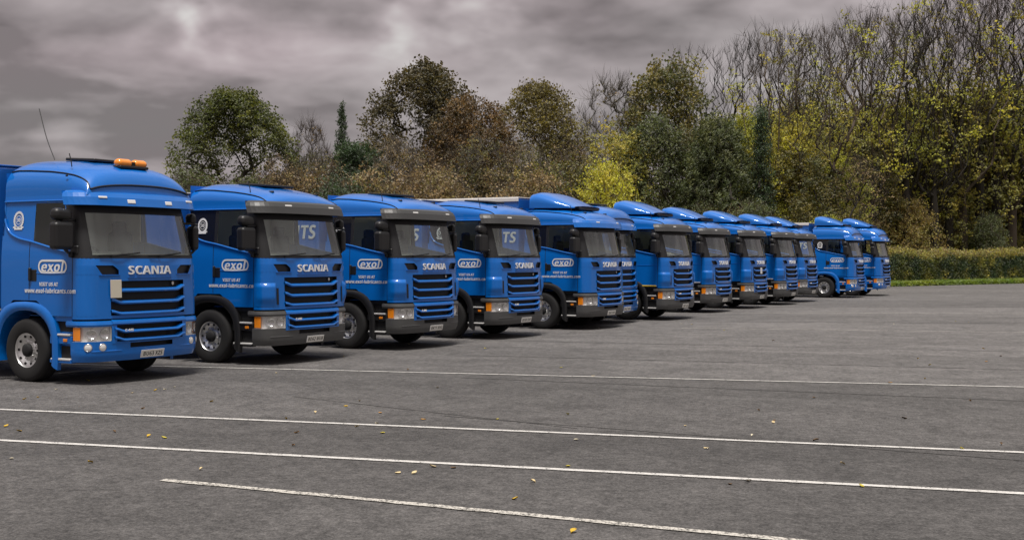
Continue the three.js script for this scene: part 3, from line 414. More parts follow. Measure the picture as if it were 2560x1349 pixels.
{ // things only one lorry has
  const t = lorries[0];
  const bar = part('beacon', merge([rbox(0.2, 0.05, 0.62, 0.02, -0.5, 3.55, 0.0)]), M.black, t);
  part('beacon_lens', merge([[0.17, 0.3], [-0.17, 0.28]].map(([z, w]) => { const g = new THREE.CapsuleGeometry(0.075, w - 0.13, 6, 14); g.rotateX(Math.PI / 2); g.scale(1.2, 1, 1); g.translate(-0.5, 3.615, z); return g; })), M.amber, bar);
  part('beacon_joint', box(0.14, 0.08, 0.07, -0.5, 3.60, 0), M.matte, bar);
  part('radio_aerial', tube([[-1.35, 3.66, 0.85], [-1.5, 4.0, 0.88], [-1.67, 4.52, 0.9]], 0.008, 10, 5), M.grey, t);
  part('blank_panel', wrapFront(rbox(0.2, 0.29, 0.012, 0.004, 0, 0, 0), 0.72, 1.535, 0.035), M.cream, t);
  part('roof_marker', rbox(0.05, 0.03, 0.02, 0.008, -0.72, 3.36, 1.13), M.black, t);
  part('grille_notice', wrapFront(rbox(0.2, 0.16, 0.008, 0.003, 0, 0, 0), -0.55, 0.86, 0.045), M.white, lorries[6]);
  part('grille_notice', wrapFront(rbox(0.2, 0.24, 0.008, 0.003, 0, 0, 0), 0.1, 1.5, 0.035), M.white, lorries[8]);
  part('paper_on_dashboard', (() => { const g = new THREE.PlaneGeometry(0.3, 0.22); g.rotateX(-1.2); g.rotateY(1.3); g.translate(-0.35, 2.16, 0.55); return g; })(), M.white, lorries[6]);
}
// ================================================================ VEGETATION
function leafSpray(n, size, spread, seed, needle) {
  const r = rng(seed), p = [], nn = [], ix = [], uv = [];
  for (let k = 0; k < n; k++) {
    const c = V(r() - 0.5, r() - 0.5, r() - 0.5).multiplyScalar(2 * spread), a = V(r() - 0.5, r() - 0.6, r() - 0.5).normalize(), b = V(r() - 0.5, r() - 0.5, r() - 0.5).cross(a).normalize();
    const l = size * (0.7 + 0.6 * r()), w = l * (needle ? 0.16 : 0.36), nrm = b.clone().cross(a), base = p.length / 3;
    for (const q of [c, c.clone().addScaledVector(a, l * 0.5).addScaledVector(b, w), c.clone().addScaledVector(a, l), c.clone().addScaledVector(a, l * 0.5).addScaledVector(b, -w)]) { p.push(q.x, q.y, q.z); nn.push(nrm.x, nrm.y, nrm.z); uv.push(0, 0); }
    ix.push(base, base + 1, base + 2, base, base + 2, base + 3);
  }
  const g = new THREE.BufferGeometry(); g.setAttribute('position', new THREE.Float32BufferAttribute(p, 3)); g.setAttribute('normal', new THREE.Float32BufferAttribute(nn, 3)); g.setAttribute('uv', new THREE.Float32BufferAttribute(uv, 2)); g.setIndex(ix); return g;
}
const LEAF = { broad: leafSpray(6, 0.15, 0.20, 1), fine: leafSpray(7, 0.10, 0.17, 2), needle: leafSpray(12, 0.2, 0.14, 3, true), blade: null };
const leafMat = new THREE.MeshPhysicalMaterial({ color: 0xffffff, roughness: 0.9, transmission: 0.5, thickness: 0, side: THREE.DoubleSide });
const BARK = { dark: std(0.03, 0.025, 0.019, 0.95), brown: std(0.075, 0.056, 0.04, 0.95), pale: std(0.16, 0.135, 0.10, 0.95), grey: std(0.10, 0.088, 0.07, 0.95) };
function prisms(edges, sidesOf) {                                       // every edge [p, q, r0, r1] as a tapered prism
  const P = [], N = [];
  const up = V(0, 1, 0), sx = V(1, 0, 0), d = V(0, 0, 0), a = V(0, 0, 0), b = V(0, 0, 0);
  for (const [p, q, r0, r1] of edges) {
    d.subVectors(q, p).normalize(); a.crossVectors(d, Math.abs(d.y) > 0.9 ? sx : up).normalize(); b.crossVectors(d, a);
    const n = sidesOf(r0);
    for (let k = 0; k < n; k++) {
      const t0 = k / n * 6.2832, t1 = (k + 1) / n * 6.2832, c0 = Math.cos(t0), s0 = Math.sin(t0), c1 = Math.cos(t1), s1 = Math.sin(t1);
      const n0 = [a.x * c0 + b.x * s0, a.y * c0 + b.y * s0, a.z * c0 + b.z * s0], n1 = [a.x * c1 + b.x * s1, a.y * c1 + b.y * s1, a.z * c1 + b.z * s1];
      const w = (o, m, r) => { P.push(o.x + m[0] * r, o.y + m[1] * r, o.z + m[2] * r); N.push(...m); };
      w(p, n0, r0); w(p, n1, r0); w(q, n1, r1);
      if (r1 > 0.0045) { w(p, n0, r0); w(q, n1, r1); w(q, n0, r1); }
    }
  }
  const g = new THREE.BufferGeometry(); g.setAttribute('position', new THREE.Float32BufferAttribute(P, 3)); g.setAttribute('normal', new THREE.Float32BufferAttribute(N, 3)); g.setAttribute('uv', new THREE.Float32BufferAttribute(new Float32Array(P.length / 3 * 2), 2)); return g;
}
// A tree grows towards points spread through its crown: each point joins the nearest branch below it, and branches thicken with what they carry.
function growTree(o) {
  const r = rng(o.seed), nodes = [], H = o.h;
  const add = (p, par) => { nodes.push({ p, par, r: 0, tip: true }); return nodes.length - 1; };
  let last = add(V(0, -0.1, 0), -1); const lean = V((r() - 0.5) * o.lean, 0, (r() - 0.5) * o.lean), K = 12, trunkTop = o.trunkTop * H;
  for (let s = 0; s < (o.stems ?? 1); s++) {
    last = 0; const ang = r() * 6.28, sp = (o.stems ?? 1) > 1 ? o.spread * (0.4 + 0.6 * r()) : 0, tt = trunkTop * (s ? 0.6 + 0.4 * r() : 1);
    for (let k = 1; k <= K; k++) { const t = k / K; last = add(V(lean.x * t + Math.cos(ang) * sp * t + (r() - 0.5) * o.wob * t, t * tt, lean.z * t + Math.sin(ang) * sp * t + (r() - 0.5) * o.wob * t), last); }
  }
  const trunkEnd = nodes.length, pts = [];
  while (pts.length < o.n) {
    const u = r(), y = mix(o.crown0, 1, Math.pow(u, o.bias ?? 0.8)), rad = o.w * o.shape((y - o.crown0) / (1 - o.crown0)), a = r() * 6.2832, q = Math.pow(r(), 0.42) * rad;
    const lump = noise2(Math.cos(a) * 1.7 + y * 5 + o.seed, Math.sin(a) * 1.7 + o.seed * 1.7); if (lump < o.gap) continue;
    pts.push(V(Math.cos(a) * q + lean.x * y, y * H * (0.94 + 0.1 * lump), Math.sin(a) * q + lean.z * y));
  }
  const c0 = V(0, o.crown0 * H * 0.8, 0); pts.sort((a, b) => a.distanceToSquared(c0) - b.distanceToSquared(c0));
  const ends = [];
  for (const t of pts) {
    let best = -1, bd = 1e9;
    for (let k = 3; k < nodes.length; k++) { const n = nodes[k].p, dy = t.y - n.y, dx = Math.hypot(t.x - n.x, t.z - n.z); if (n.y < o.crown0 * H * 0.55 && k < trunkEnd && (o.stems ?? 1) === 1) continue; let d = Math.hypot(dx, dy) + (dy < dx * o.rise ? (dx * o.rise - dy) * 1.3 : 0) + (k < trunkEnd ? 0 : 0.02); if (d < bd) { bd = d; best = k; } }
    const s = nodes[best].p, len = s.distanceTo(t), m = Math.max(1, Math.min(5, Math.round(len / o.step))); let cur = best;
    for (let k = 1; k <= m; k++) { const f = k / m, q = s.clone().lerp(t, f); if (k < m) { q.y += Math.sin(f * Math.PI) * len * (o.arch ?? -0.06); q.x += (r() - 0.5) * len * 0.16; q.z += (r() - 0.5) * len * 0.16; q.y += (r() - 0.5) * len * 0.1; } cur = add(q, cur); }
    ends.push(cur);
  }
  const E = 2.35, acc = new Float64Array(nodes.length);
  for (let k = nodes.length - 1; k > 0; k--) { const own = acc[k] || Math.pow(o.tip, E); nodes[k].r = Math.pow(own, 1 / E); acc[nodes[k].par] += own; }
  const rootR = nodes[1].r, scaleR = o.r / Math.max(1e-6, nodes[1].r); nodes[0].r = nodes[1].r * 1.25;
  const rr = k => nodes[k].r < o.tip * 1.01 ? o.tip : mix(nodes[k].r, nodes[k].r * scaleR, clamp((nodes[k].r - o.tip) / (rootR - o.tip)));
  const trunk = [], branch = [];
  for (let k = 1; k < nodes.length; k++) { const par = nodes[k].par, r0 = k < trunkEnd ? rr(par) : Math.min(rr(par), rr(k) * 1.5), e = [nodes[par].p, nodes[k].p, r0, rr(k)]; (k < trunkEnd ? trunk : branch).push(e); }
  const dirOf = k => nodes[k].p.clone().sub(nodes[nodes[k].par].p).normalize(), leaves = [], tuft = [];
  for (const k of ends) {
    const base = nodes[k].p, d = dirOf(k);
    for (let j = 0; j < o.twigs; j++) { const q = d.clone().multiplyScalar(0.7).add(V(r() - 0.5, (r() - 0.5) + o.twigUp, r() - 0.5).multiplyScalar(1.3)).normalize(), l = o.twig * (0.5 + r()), s = base.clone().addScaledVector(d, -r() * 0.35), mid = s.clone().addScaledVector(q, l * 0.55), tip = mid.clone().addScaledVector(q.add(V((r() - .5) * .7, .25, (r() - .5) * .7)).normalize(), l * 0.5); branch.push([s, mid, o.tip * 0.8, o.tip * 0.6], [mid, tip, o.tip * 0.6, 0.004]); }
    const yy = base.y / H, dens = o.leafAt(yy, r), m = Math.floor(dens) + (r() < dens % 1 ? 1 : 0);
    for (let j = 0; j < m; j++) tuft.push(k), leaves.push(base.clone().add(V(r() - 0.5, r() - 0.5, r() - 0.5).multiplyScalar(o.leafSpread)).addScaledVector(d, -0.2 * r()));
  }
  for (let i = leaves.length - 1; i > 0; i--) { const j = Math.floor(r() * (i + 1)); [leaves[i], leaves[j]] = [leaves[j], leaves[i]]; [tuft[i], tuft[j]] = [tuft[j], tuft[i]]; }
  const mats = new Float32Array(leaves.length * 16), mt = new THREE.Matrix4(), qn = new THREE.Quaternion(), eu = new THREE.Euler();
  leaves.forEach((p, i) => { const s = 0.75 + 0.6 * r(); eu.set((r() - 0.5) * 1.2, r() * 6.28, (r() - 0.5) * 1.2); mt.compose(p, qn.setFromEuler(eu), V(s, s, s)); mt.toArray(mats, i * 16); });
  return { trunk: prisms(trunk, x => 7), branches: prisms(branch, x => x > 0.05 ? 5 : 3), mats, count: leaves.length, h: H, leaf: o.leaf ?? LEAF.broad, tuft };
}
const round = t => Math.sqrt(Math.max(0.02, 1 - (2 * t - 0.85) ** 2 / 1.4)), dome = t => Math.sqrt(Math.max(0.0, 1 - t * t * 0.97)) * (0.75 + 0.25 * smooth(0, 0.25, t)), vase = t => 0.32 + 0.75 * Math.sin(Math.PI * clamp(0.08 + t * 0.82)), cone = t => 1.02 - t;
const S = {};
const species = (k, o) => { S[k] = growTree({ lean: 1, wob: 0.5, trunkTop: 0.8, rise: 0.7, step: 0.8, tip: 0.013, twigs: 3, twig: 0.7, twigUp: 0.35, leafSpread: 0.9, gap: 0.3, leafAt: () => 1, ...o }); };
const sparse = (a, b) => (y, r) => mix(a, b, smooth(0.55, 0.92, y));
for (const [k, s, crown0] of [['a', 11, 0.42], ['b', 12, 0.33], ['c', 13, 0.33], ['d', 14, 0.3]]) species('tall_' + k, { seed: s, crown0, h: 20, r: 0.31, w: 2.9, trunkTop: 0.9, shape: vase, n: 320, rise: 1.6, lean: 1.4, wob: 0.22, twigs: 3, twig: 0.8, twigUp: 0.5, leafAt: (y, r) => r() < (y < 0.45 ? 0.14 : mix(0.34, 0.05, smooth(0.55, 0.85, y))) ? 5 : 0, leafSpread: 0.9, gap: 0.28, bias: 0.85, step: 0.9 });
for (const [k, s] of [['a', 21], ['b', 22], ['c', 23]]) species('oak_' + k, { seed: s, h: 14, r: 0.34, w: 5.2, crown0: 0.30, trunkTop: 0.55, shape: dome, n: 720, rise: 0.3, leafAt: (y, r) => r() < 0.85 ? 7 : 1, leafSpread: 0.85, twigs: 2, twig: 0.5, gap: 0.34, bias: 0.62, step: 0.8 });
for (const [k, s] of [['a', 31], ['b', 32], ['c', 33]]) species('thin_' + k, { seed: s, h: 10, r: 0.13, w: 2.4, crown0: 0.22, trunkTop: 0.7, shape: round, n: 330, rise: 0.9, stems: 2, spread: 1.0, leafAt: () => 1.8, leafSpread: 1.0, twigs: 4, twig: 0.6, leaf: LEAF.fine, lean: 1.2, wob: 0.35 });
for (const [k, s] of [['a', 41], ['b', 42]]) species('bare_' + k, { seed: s, h: 13, r: 0.22, w: 3.6, crown0: 0.30, trunkTop: 0.6, shape: dome, n: 420, rise: 0.5, leafAt: () => 0.12, twigs: 6, twig: 0.9, gap: 0.25 });
for (const [k, s] of [['a', 51], ['b', 52], ['c', 53]]) species('shrub_' + k, { seed: s, h: 4.5, r: 0.06, w: 2.3, crown0: 0.05, trunkTop: 0.6, stems: 5, spread: 1.3, shape: dome, n: 260, rise: 0.3, leafAt: () => 5.0, leafSpread: 0.75, twigs: 2, twig: 0.5, gap: 0.2, bias: 0.7, leaf: LEAF.fine, tip: 0.009 });
species('leafy_a', { seed: 61, h: 12, r: 0.2, w: 3.2, crown0: 0.15, trunkTop: 0.8, shape: round, n: 520, rise: 0.7, leafAt: (y, r) => r() < 0.7 ? 7 : 0, leafSpread: 0.85, twigs: 2, twig: 0.5, gap: 0.3 });
species('leafy_b', { seed: 62, h: 12, r: 0.18, w: 2.7, crown0: 0.12, trunkTop: 0.85, shape: vase, n: 480, rise: 0.9, leafAt: (y, r) => r() < 0.7 ? 7 : 0, leafSpread: 0.85, twigs: 2, twig: 0.5, gap: 0.3 });
species('spruce', { seed: 71, h: 13, r: 0.16, w: 2.6, crown0: 0.1, trunkTop: 0.99, shape: cone, n: 520, rise: -0.25, lean: 0.3, wob: 0.15, leafAt: () => 4, leafSpread: 0.55, twigs: 2, twig: 0.3, twigUp: 0, gap: 0.05, leaf: LEAF.needle, bias: 1.35, arch: -0.1 });
species('yew', { seed: 72, h: 9, r: 0.2, w: 2.9, crown0: 0.05, trunkTop: 0.8, shape: t => 0.25 + 0.8 * Math.sqrt(Math.max(0, 1 - t)), n: 560, rise: 0.3, leafAt: () => 5, leafSpread: 0.8, twigs: 1, twig: 0.4, gap: 0.18, leaf: LEAF.needle, bias: 0.9 });
species('ivy', { seed: 73, h: 13, r: 0.26, w: 0.85, crown0: 0.02, trunkTop: 0.93, shape: t => 1.15 - 0.75 * t, n: 420, rise: 0.2, lean: 0.5, wob: 0.4, leafAt: () => 5, leafSpread: 0.5, twigs: 1, twig: 0.3, gap: 0.1, leaf: LEAF.fine, bias: 1.0 });

const PAL = {
  bracken: [[0.38, 0.26, 0.06], [0.44, 0.32, 0.08], [0.31, 0.23, 0.055], [0.37, 0.32, 0.06]],
  oakGreen: [[0.10, 0.125, 0.014], [0.14, 0.165, 0.02], [0.17, 0.18, 0.02], [0.065, 0.085, 0.014]], oldOak: [[0.085, 0.07, 0.016], [0.11, 0.085, 0.02], [0.06, 0.055, 0.014], [0.13, 0.10, 0.02]], darkOak: [[0.143, 0.143, 0.034], [0.200, 0.170, 0.040], [0.099, 0.114, 0.029], [0.257, 0.213, 0.043]],
  rust: [[0.20, 0.115, 0.03], [0.16, 0.10, 0.03], [0.24, 0.14, 0.035], [0.12, 0.085, 0.03]], oldOlive: [[0.16, 0.135, 0.025], [0.21, 0.17, 0.025], [0.12, 0.095, 0.02], [0.25, 0.2, 0.03]], gold: [[0.620, 0.602, 0.048], [0.620, 0.529, 0.061], [0.529, 0.458, 0.048], [0.385, 0.362, 0.048]],
  brown: [[0.319, 0.224, 0.095], [0.415, 0.287, 0.127], [0.238, 0.174, 0.081], [0.287, 0.238, 0.064]], olive: [[0.336, 0.336, 0.061], [0.426, 0.397, 0.061], [0.259, 0.259, 0.055], [0.518, 0.426, 0.061]],
  yellowGreen: [[0.620, 0.617, 0.059], [0.500, 0.500, 0.059], [0.620, 0.620, 0.059], [0.353, 0.383, 0.054]], deep: [[0.039, 0.077, 0.023], [0.057, 0.106, 0.031], [0.077, 0.116, 0.035], [0.048, 0.087, 0.031]],
  green: [[0.10, 0.125, 0.035], [0.13, 0.16, 0.04], [0.08, 0.105, 0.03], [0.15, 0.165, 0.04]], yellow: [[0.620, 0.620, 0.035], [0.620, 0.542, 0.052], [0.525, 0.455, 0.044], [0.620, 0.620, 0.052]],
};
let treeSeed = 900;
function plant(name, kind, pal, bark, px, topPx, depth, label, category, group, wide = 1, leafShare = 1) {
  const s = S[kind], r = rng(++treeSeed), h = heightOf(topPx, depth), k = h / s.h, t = thing(name, label, category, group);
  const p = atDepth(px, depth); t.position.copy(p); t.rotation.y = r() * 6.2832; t.scale.set(k * wide, k, k * wide);
  part('trunk', s.trunk, BARK[bark], t); part('branches', s.branches, BARK[bark], t);
  const n = Math.floor(s.count * leafShare), m = new THREE.InstancedMesh(s.leaf, leafMat, n), c = new THREE.Color(), colours = PAL[pal];
  m.instanceMatrix.array.set(s.mats.subarray(0, n * 16));
  for (let i = 0; i < n; i++) { const u = hash2(s.tuft[i] * 5 + treeSeed * 13, 7), q = colours[r() < 0.8 ? Math.floor(u * colours.length * 0.999) : Math.floor(r() * colours.length)], w = 0.7 + 0.45 * hash2(s.tuft[i], treeSeed) + 0.2 * r(); c.setRGB(q[0] * w, q[1] * w, q[2] * w); m.setColorAt(i, c); }
  m.name = 'crown'; m.userData.kind = 'stuff'; t.add(m); return t;
}
{
  const T = 'tree', SH = 'shrub';
  const ORD = 'first second third fourth fifth sixth seventh eighth ninth tenth eleventh twelfth thirteenth fourteenth fifteenth sixteenth seventeenth eighteenth nineteenth twentieth twenty-first'.split(' ');
  const HUE = { brown: 'brown', green: 'green', olive: 'olive', darkOak: 'dark brown green', gold: 'golden', yellowGreen: 'yellow green', rust: 'rusty', deep: 'dark green', yellow: 'yellow', bracken: 'russet', oakGreen: 'mid green' };
  // ---- left group behind the lorries
  plant('oak_tree', 'oak_a', 'oakGreen', 'dark', 590, 235, 92, 'round green oak with sky under its crown, behind the second lorry', T, null, 1.06);
  plant('oak_tree', 'oak_b', 'oldOak', 'dark', 1050, 172, 98, 'tall dark domed oak rising above the third lorry', T, null, 1.0);
  plant('broadleaf_tree', 'oak_c', 'rust', 'brown', 1185, 250, 94, 'rusty brown tree right of the dark domed oak', T, null, 0.95, 0.65);
  plant('broadleaf_tree', 'oak_a', 'oldOlive', 'brown', 1335, 214, 97, 'tall olive and yellow tree left of the bare round tree', T, null, 0.95, 0.6);
  plant('spruce_tree', 'spruce', 'deep', 'dark', 858, 263, 100, 'thin pointed spruce between the two big oaks', T, null, 0.7, 0.4);
  plant('yew_tree', 'yew', 'deep', 'dark', 880, 372, 94, 'low dark evergreen below the pointed spruce', T, null, 1.15);
  plant('bare_tree', 'bare_a', 'brown', 'brown', 775, 300, 95, 'leafless brown tree between the green oak and the spruce', T, null, 0.7);
  plant('bare_tree', 'bare_b', 'brown', 'grey', 1530, 205, 100, 'leafless rounded tree against the sky, centre of the picture', T, null, 0.95);
  plant('broadleaf_tree', 'leafy_a', 'darkOak', 'dark', 1662, 163, 98, 'dark leafy tree just right of the leafless rounded tree', T, null, 0.9);
  plant('broadleaf_tree', 'tall_b', 'olive', 'dark', 1752, 118, 100, 'tall tree with thin olive leaves left of the tall wood', T, null, 1.15);
  plant('young_tree', 'thin_a', 'olive', 'grey', 1425, 300, 96, 'slender pale stemmed tree right of the olive and yellow tree', T, null, 0.8);
  // brown scrub below the oaks
  const scrubs = [[690, 385, 'brown'], [735, 395, 'brown'], [790, 380, 'darkOak'], [830, 390, 'brown'], [930, 385, 'darkOak'], [975, 345, 'brown'], [1020, 360, 'brown'], [1065, 370, 'rust'], [1110, 350, 'brown'], [1150, 375, 'brown'], [1215, 340, 'darkOak'], [1255, 360, 'brown'], [1300, 350, 'brown'], [1345, 360, 'darkOak'], [1395, 345, 'olive'], [1440, 355, 'brown']];
  scrubs.forEach(([px, top, pal], i) => plant('scrub_tree', 'thin_' + 'abc'[i % 3], pal, ['brown', 'pale', 'grey', 'brown'][i % 4], px, top + 8, 88 + (i * 7) % 10, `${ORD[i]} slender half bare scrub tree from the left, right of the green oak`, T, 'brown scrub trees behind the lorries', 1.05, 0.85));
  for (const [i, [px, top, pal]] of [[480, 430, 'green'], [530, 455, 'brown'], [640, 450, 'green'], [700, 440, 'brown'], [760, 440, 'brown'], [830, 450, 'deep'], [905, 440, 'deep'], [960, 430, 'brown'], [1010, 440, 'brown'], [1070, 430, 'brown'], [1130, 440, 'brown'], [1190, 430, 'darkOak'], [1250, 435, 'brown'], [1310, 430, 'brown'], [1370, 420, 'olive'], [1430, 410, 'darkOak']].entries()) plant('scrub_bush', 'shrub_' + 'abc'[i % 3], pal, 'brown', px, top, 84 + (i * 5) % 8, `${ORD[i]} low ${HUE[pal]} bush from the left in the scrub above the lorries`, SH, 'low scrub behind the lorries', 1.0, 0.6);
  // ---- middle: understorey
  plant('yellow_bush', 'shrub_a', 'yellow', 'brown', 1500, 418, 84, 'bright yellow bush above the first lorry with a roof deflector', SH, null, 0.75);
  plant('broadleaf_tree', 'leafy_b', 'olive', 'dark', 1560, 330, 90, 'olive tree behind the bright yellow bush', T, null, 1.0);
  plant('broadleaf_tree', 'leafy_a', 'green', 'dark', 1640, 300, 91, 'green leafy tree below the dark leafy tree', T, null, 1.0);
  plant('yew_tree', 'yew', 'green', 'dark', 1800, 305, 89, 'broad green conifer left of the ivy covered trunk', T, null, 0.95);
  plant('ivy_covered_tree', 'ivy', 'deep', 'dark', 1910, 262, 88, 'narrow dark trunk wrapped in ivy', T, null, 1.1);
  plant('broadleaf_tree', 'leafy_b', 'yellowGreen', 'dark', 1865, 290, 92, 'yellow leaved tree directly left of the ivy covered trunk', T, null, 0.8);
  plant('broadleaf_tree', 'leafy_b', 'gold', 'dark', 1965, 310, 91, 'yellow leaved tree directly right of the ivy covered trunk', T, null, 0.8);
  plant('broadleaf_tree', 'leafy_a', 'darkOak', 'dark', 1720, 330, 93, 'brownish dark tree between the green leafy tree and the broad conifer', T, null, 0.8);
  // ---- the tall wood on the right
  const talls = [[1855, 95, 94], [1900, 78, 98], [1945, 90, 90], [1990, 72, 95], [2035, 80, 102], [2075, 62, 91], [2115, 60, 98], [2150, 40, 104], [2185, 45, 92], [2225, 28, 99], [2265, 30, 90], [2300, 12, 103], [2335, -2, 95], [2375, 0, 90], [2410, -20, 100], [2450, -15, 93], [2490, -40, 88], [2530, -45, 97], [2570, -55, 90], [2615, -60, 94], [2660, -50, 92]];
  talls.forEach(([px, top, d], i) => plant('woodland_tree', 'tall_' + 'abcd'[(i * 3 + (i >> 2)) % 4], ['yellowGreen', 'olive', 'gold', 'darkOak', 'yellowGreen', 'olive'][i % 6], ['dark', 'dark', 'brown'][i % 3], px, top, Math.max(d, px > 2180 ? 96 + (px - 2180) * 0.025 : 0), `${ORD[i]} tall slim tree from the left in the right hand wood`, T, 'tall trees of the wood', 0.95 + 0.2 * ((i * 37) % 10) / 10));
  for (let i = 0; i < 34; i++) { const r = rng(300 + i), px = 1820 + i * 25 + r() * 20, d = 104 + r() * 20; const pal = ['olive', 'yellowGreen', 'gold', 'yellowGreen', 'olive', 'bracken'][(i * 5) % 6]; plant('understorey_tree', ['leafy_a', 'leafy_b', 'thin_b'][i % 3], pal, 'dark', px, 250 + r() * 170 - i * 2, d, `taller ${HUE[pal]} understorey tree ${px < 2200 ? 'in the left half' : 'in the right half'} of the wood`, T, 'understorey of the wood', 0.95); }
  for (let i = 0; i < 26; i++) { const r = rng(400 + i), px = 1930 + i * 27 + r() * 22; const pal = (px > 2160 ? ['olive', 'bracken', 'olive', 'bracken', 'gold'] : ['yellowGreen', 'brown', 'olive', 'gold', 'darkOak'])[(i * 3) % 5]; plant('understorey_tree', ['leafy_b', 'thin_c', 'leafy_a'][i % 3], pal, 'dark', px, 350 + r() * 150, (i % 2 ? 88 + r() * 5 : 98 + r() * 9) + (px > 2180 ? 8 + (px - 2180) * 0.03 : 0), `lower ${HUE[pal]} understorey tree ${px < 2280 ? 'in the left half' : 'in the right half'} of the wood`, T, 'understorey of the wood', 1.1, 0.8); }
  for (let i = 0; i < 56; i++) { const r = rng(500 + i), px = 1460 + i * 21 + r() * 16, d = (px < 2180 ? 85 : 95 + (px - 2180) * 0.03) + r() * 6; const pal = (px > 2160 ? ['bracken', 'oakGreen', 'olive', 'bracken', 'bracken', 'olive'] : ['brown', 'green', 'olive', 'darkOak', 'brown', 'yellowGreen'])[(i * 7) % 6]; plant('woodland_shrub', 'shrub_' + 'abc'[i % 3], pal, 'brown', px, 505 + r() * 75, d, `${HUE[pal]} shrub at the foot of the wood ${px < 1850 ? 'above the middle lorries' : px < 2230 ? 'above the far lorries' : 'above the hedge'}`, SH, 'shrubs at the foot of the wood', 0.9, 0.9); }
  plant('round_bush', 'shrub_b', 'green', 'brown', 2470, 540, 101, 'round grey green bush standing just behind the hedge', SH, null, 0.75);
}
// ---- clipped hedge along the verge
{
  const a = onGround(2205, 717), b = onGround(2900, 697.5), d = b.clone().sub(a), L = d.length(), yaw = Math.atan2(-d.z, d.x), H = 2.35, D = 1.5;
  const h = thing('hedge', 'long clipped green hedge along the far edge of the yard', 'hedge'); h.position.copy(a); h.rotation.y = yaw; h.translateZ(-2.4);
  part('branches', box(L, H - 0.35, D - 0.5, L / 2, H / 2 - 0.05, 0), std(0.02, 0.022, 0.01, 1), h);
  const r = rng(61), n = 15000, m = new THREE.InstancedMesh(LEAF.fine, leafMat, n), mt = new THREE.Matrix4(), q = new THREE.Quaternion(), e = new THREE.Euler(), c = new THREE.Color();
  for (let i = 0; i < n; i++) {
    const u = r() * L, top = r() < 0.3, w = (noise2(u * 0.6, 3) - 0.5) * 0.3, ht = H + (noise2(u * 0.35, 9) - 0.5) * 0.35; let y, z;
    if (top) { y = ht + (r() - 0.7) * 0.3; z = (r() - 0.5) * D; } else { y = r() * ht; z = D / 2 - 0.15 + w + (r() - 0.5) * 0.35; if (r() < 0.12) z = -z; }
    e.set(r() * 3, r() * 6, r() * 3); const s = 0.8 + r() * 0.6; mt.compose(V(u, y, z), q.setFromEuler(e), V(s, s, s)); m.setMatrixAt(i, mt);
    const g = noise2(u * 1.3, y * 1.3 + 20), pal = y > ht - 0.3 ? (r() < 0.35 ? PAL.brown : PAL.olive) : g > 0.72 ? PAL.olive : g < 0.4 ? PAL.deep : PAL.oakGreen, p = pal[Math.floor(r() * 4)], k = 0.75 + 0.5 * r(); c.setRGB(p[0] * k, p[1] * k, p[2] * k); m.setColorAt(i, c);
  }
  m.name = 'foliage'; m.userData.kind = 'stuff'; h.add(m);
  // grass verge in front of it, with a real edge
  const va = onGround(2080, 719.5), vb = onGround(2900, 699.5), vd = vb.clone().sub(va).normalize(), vn = V(vd.z, 0, -vd.x); if (vn.z > 0) vn.negate();
  const len = va.distanceTo(vb), N = 160;
  const gv = grid(N, 3, (u, v) => { const p = va.clone().addScaledVector(vd, u * len).addScaledVector(vn, -0.2 + v * 6 + (v === 0 ? (noise2(u * len * 1.5, 2) - 0.5) * 0.3 : 0)); return [p.x, 0.02 + 0.06 * Math.min(1, v * 3), p.z]; });
  const gtex = dataTex(256, (u, v) => { const n = tileNoise(u, v, 64, 31) * 0.6 + tileNoise(u, v, 16, 32) * 0.4; return [70 + n * 70, 95 + n * 75, 20 + n * 20]; }); gtex.repeat.set(40, 3);
  structure('grass_verge', gv, std(0.9, 0.9, 0.9, 1, 0, { map: gtex }));
  const bl = leafSpray(9, 0.26, 0.09, 9, true), gm = new THREE.InstancedMesh(bl, leafMat, 9000), rr = rng(62);
  for (let i = 0; i < 9000; i++) { const u = rr() * len, v = rr() * rr() * 2.6 - 0.1 - 0.12 * rr(), p = va.clone().addScaledVector(vd, u).addScaledVector(vn, v); e.set(rr(), rr() * 6, rr()); mt.compose(V(p.x, 0.13, p.z), q.setFromEuler(e), V(1, 1, 1)); gm.setMatrixAt(i, mt); const k = 0.7 + 0.6 * rr(), y = noise2(u, 5); c.setRGB(mix(0.17, 0.30, y) * k, mix(0.27, 0.34, y) * k, 0.02 * k); gm.setColorAt(i, c); }
  gm.name = 'grass'; tag(gm, 'strip of bright green grass between yard and hedge', 'grass', null, 'stuff'); scene.add(gm);
}
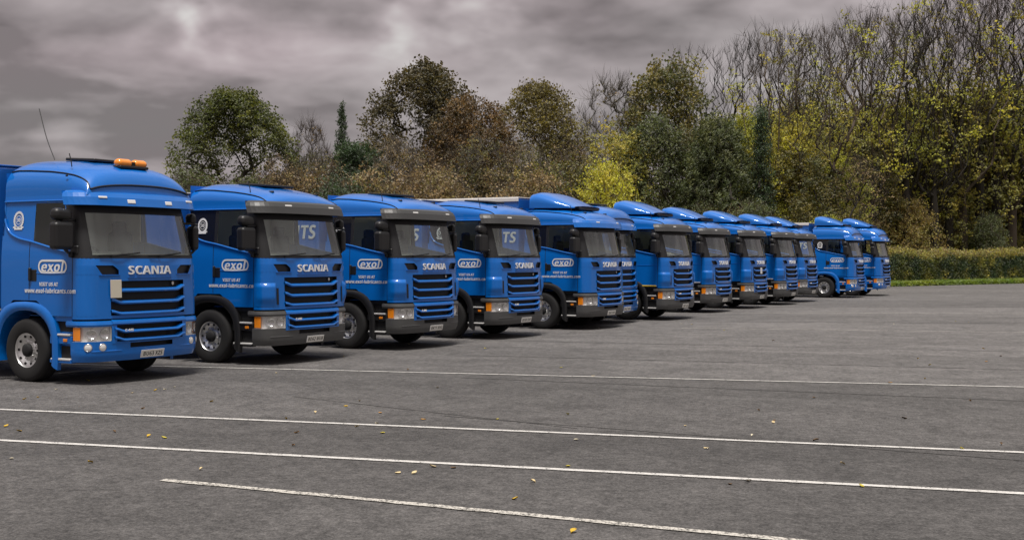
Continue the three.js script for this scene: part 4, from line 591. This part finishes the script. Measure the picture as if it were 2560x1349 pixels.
// ---- fallen leaves on the asphalt
{
  const shapes = [1, 2, 3].map(s => { const r = rng(s * 17), bend = 0.012 + r() * 0.02; return grid(2, 4, (u, v) => { const w = Math.sin(Math.PI * clamp(v * 0.96 + 0.02)) * (0.045 + 0.01 * s); return [(u - 0.5) * w * 1.5, 0.012 + bend * (Math.abs(u - 0.5) * 2 + Math.sin(v * 3 + s) * 0.6), (v - 0.5) * 0.12]; }); });
  const cols = [std(0.55, 0.36, 0.03, 0.7), std(0.62, 0.5, 0.28, 0.7), std(0.42, 0.22, 0.05, 0.7), std(0.66, 0.6, 0.45, 0.7), std(0.12, 0.07, 0.03, 0.8), std(0.5, 0.42, 0.05, 0.7)];
  const r = rng(404), spots = [[1287, 1250, 0], [1434, 1333, 0], [12, 1067, 0], [45, 1079, 0], [527, 1005, 0], [1420, 1167, 5], [1420, 1037, 5], [2109, 1162, 1], [1767, 1122, 1], [1035, 1185, 1], [740, 1083, 2], [1938, 1055, 4], [1935, 1058, 1], [500, 1176, 1], [25, 1148, 3], [1243, 1049, 5], [714, 1048, 0], [690, 933, 1], [898, 1004, 1], [138, 974, 3], [218, 952, 5], [58, 999, 0], [92, 994, 0], [410, 974, 3], [434, 968, 3], [328, 983, 1], [787, 1033, 1], [950, 1033, 2], [1133, 1171, 4]];
  while (spots.length < 85) { const y = 800 + Math.pow(r(), 1.4) * 420, x = r() * 2560; if (x < 560 + (900 - y) * 4.5 && y < 930) continue; spots.push([x, y, Math.floor(r() * 6)]); }
  for (const [x, y, c] of spots) { const p = onGround(x, y), m = new THREE.Mesh(shapes[Math.floor(r() * 3)], cols[c]); m.name = numbered('fallen_leaf'); m.position.copy(p); m.rotation.y = r() * 6.28; const s = 0.3 + r() * 0.33; m.scale.set(s, 0.6, s); tag(m, 'small dry fallen leaf lying on the open asphalt', 'leaf', 'fallen leaves on the asphalt'); scene.add(m); }
}
scene.traverse(o => { if (o.isMesh) { o.castShadow = true; o.receiveShadow = true; } });
renderer.render(scene, camera);
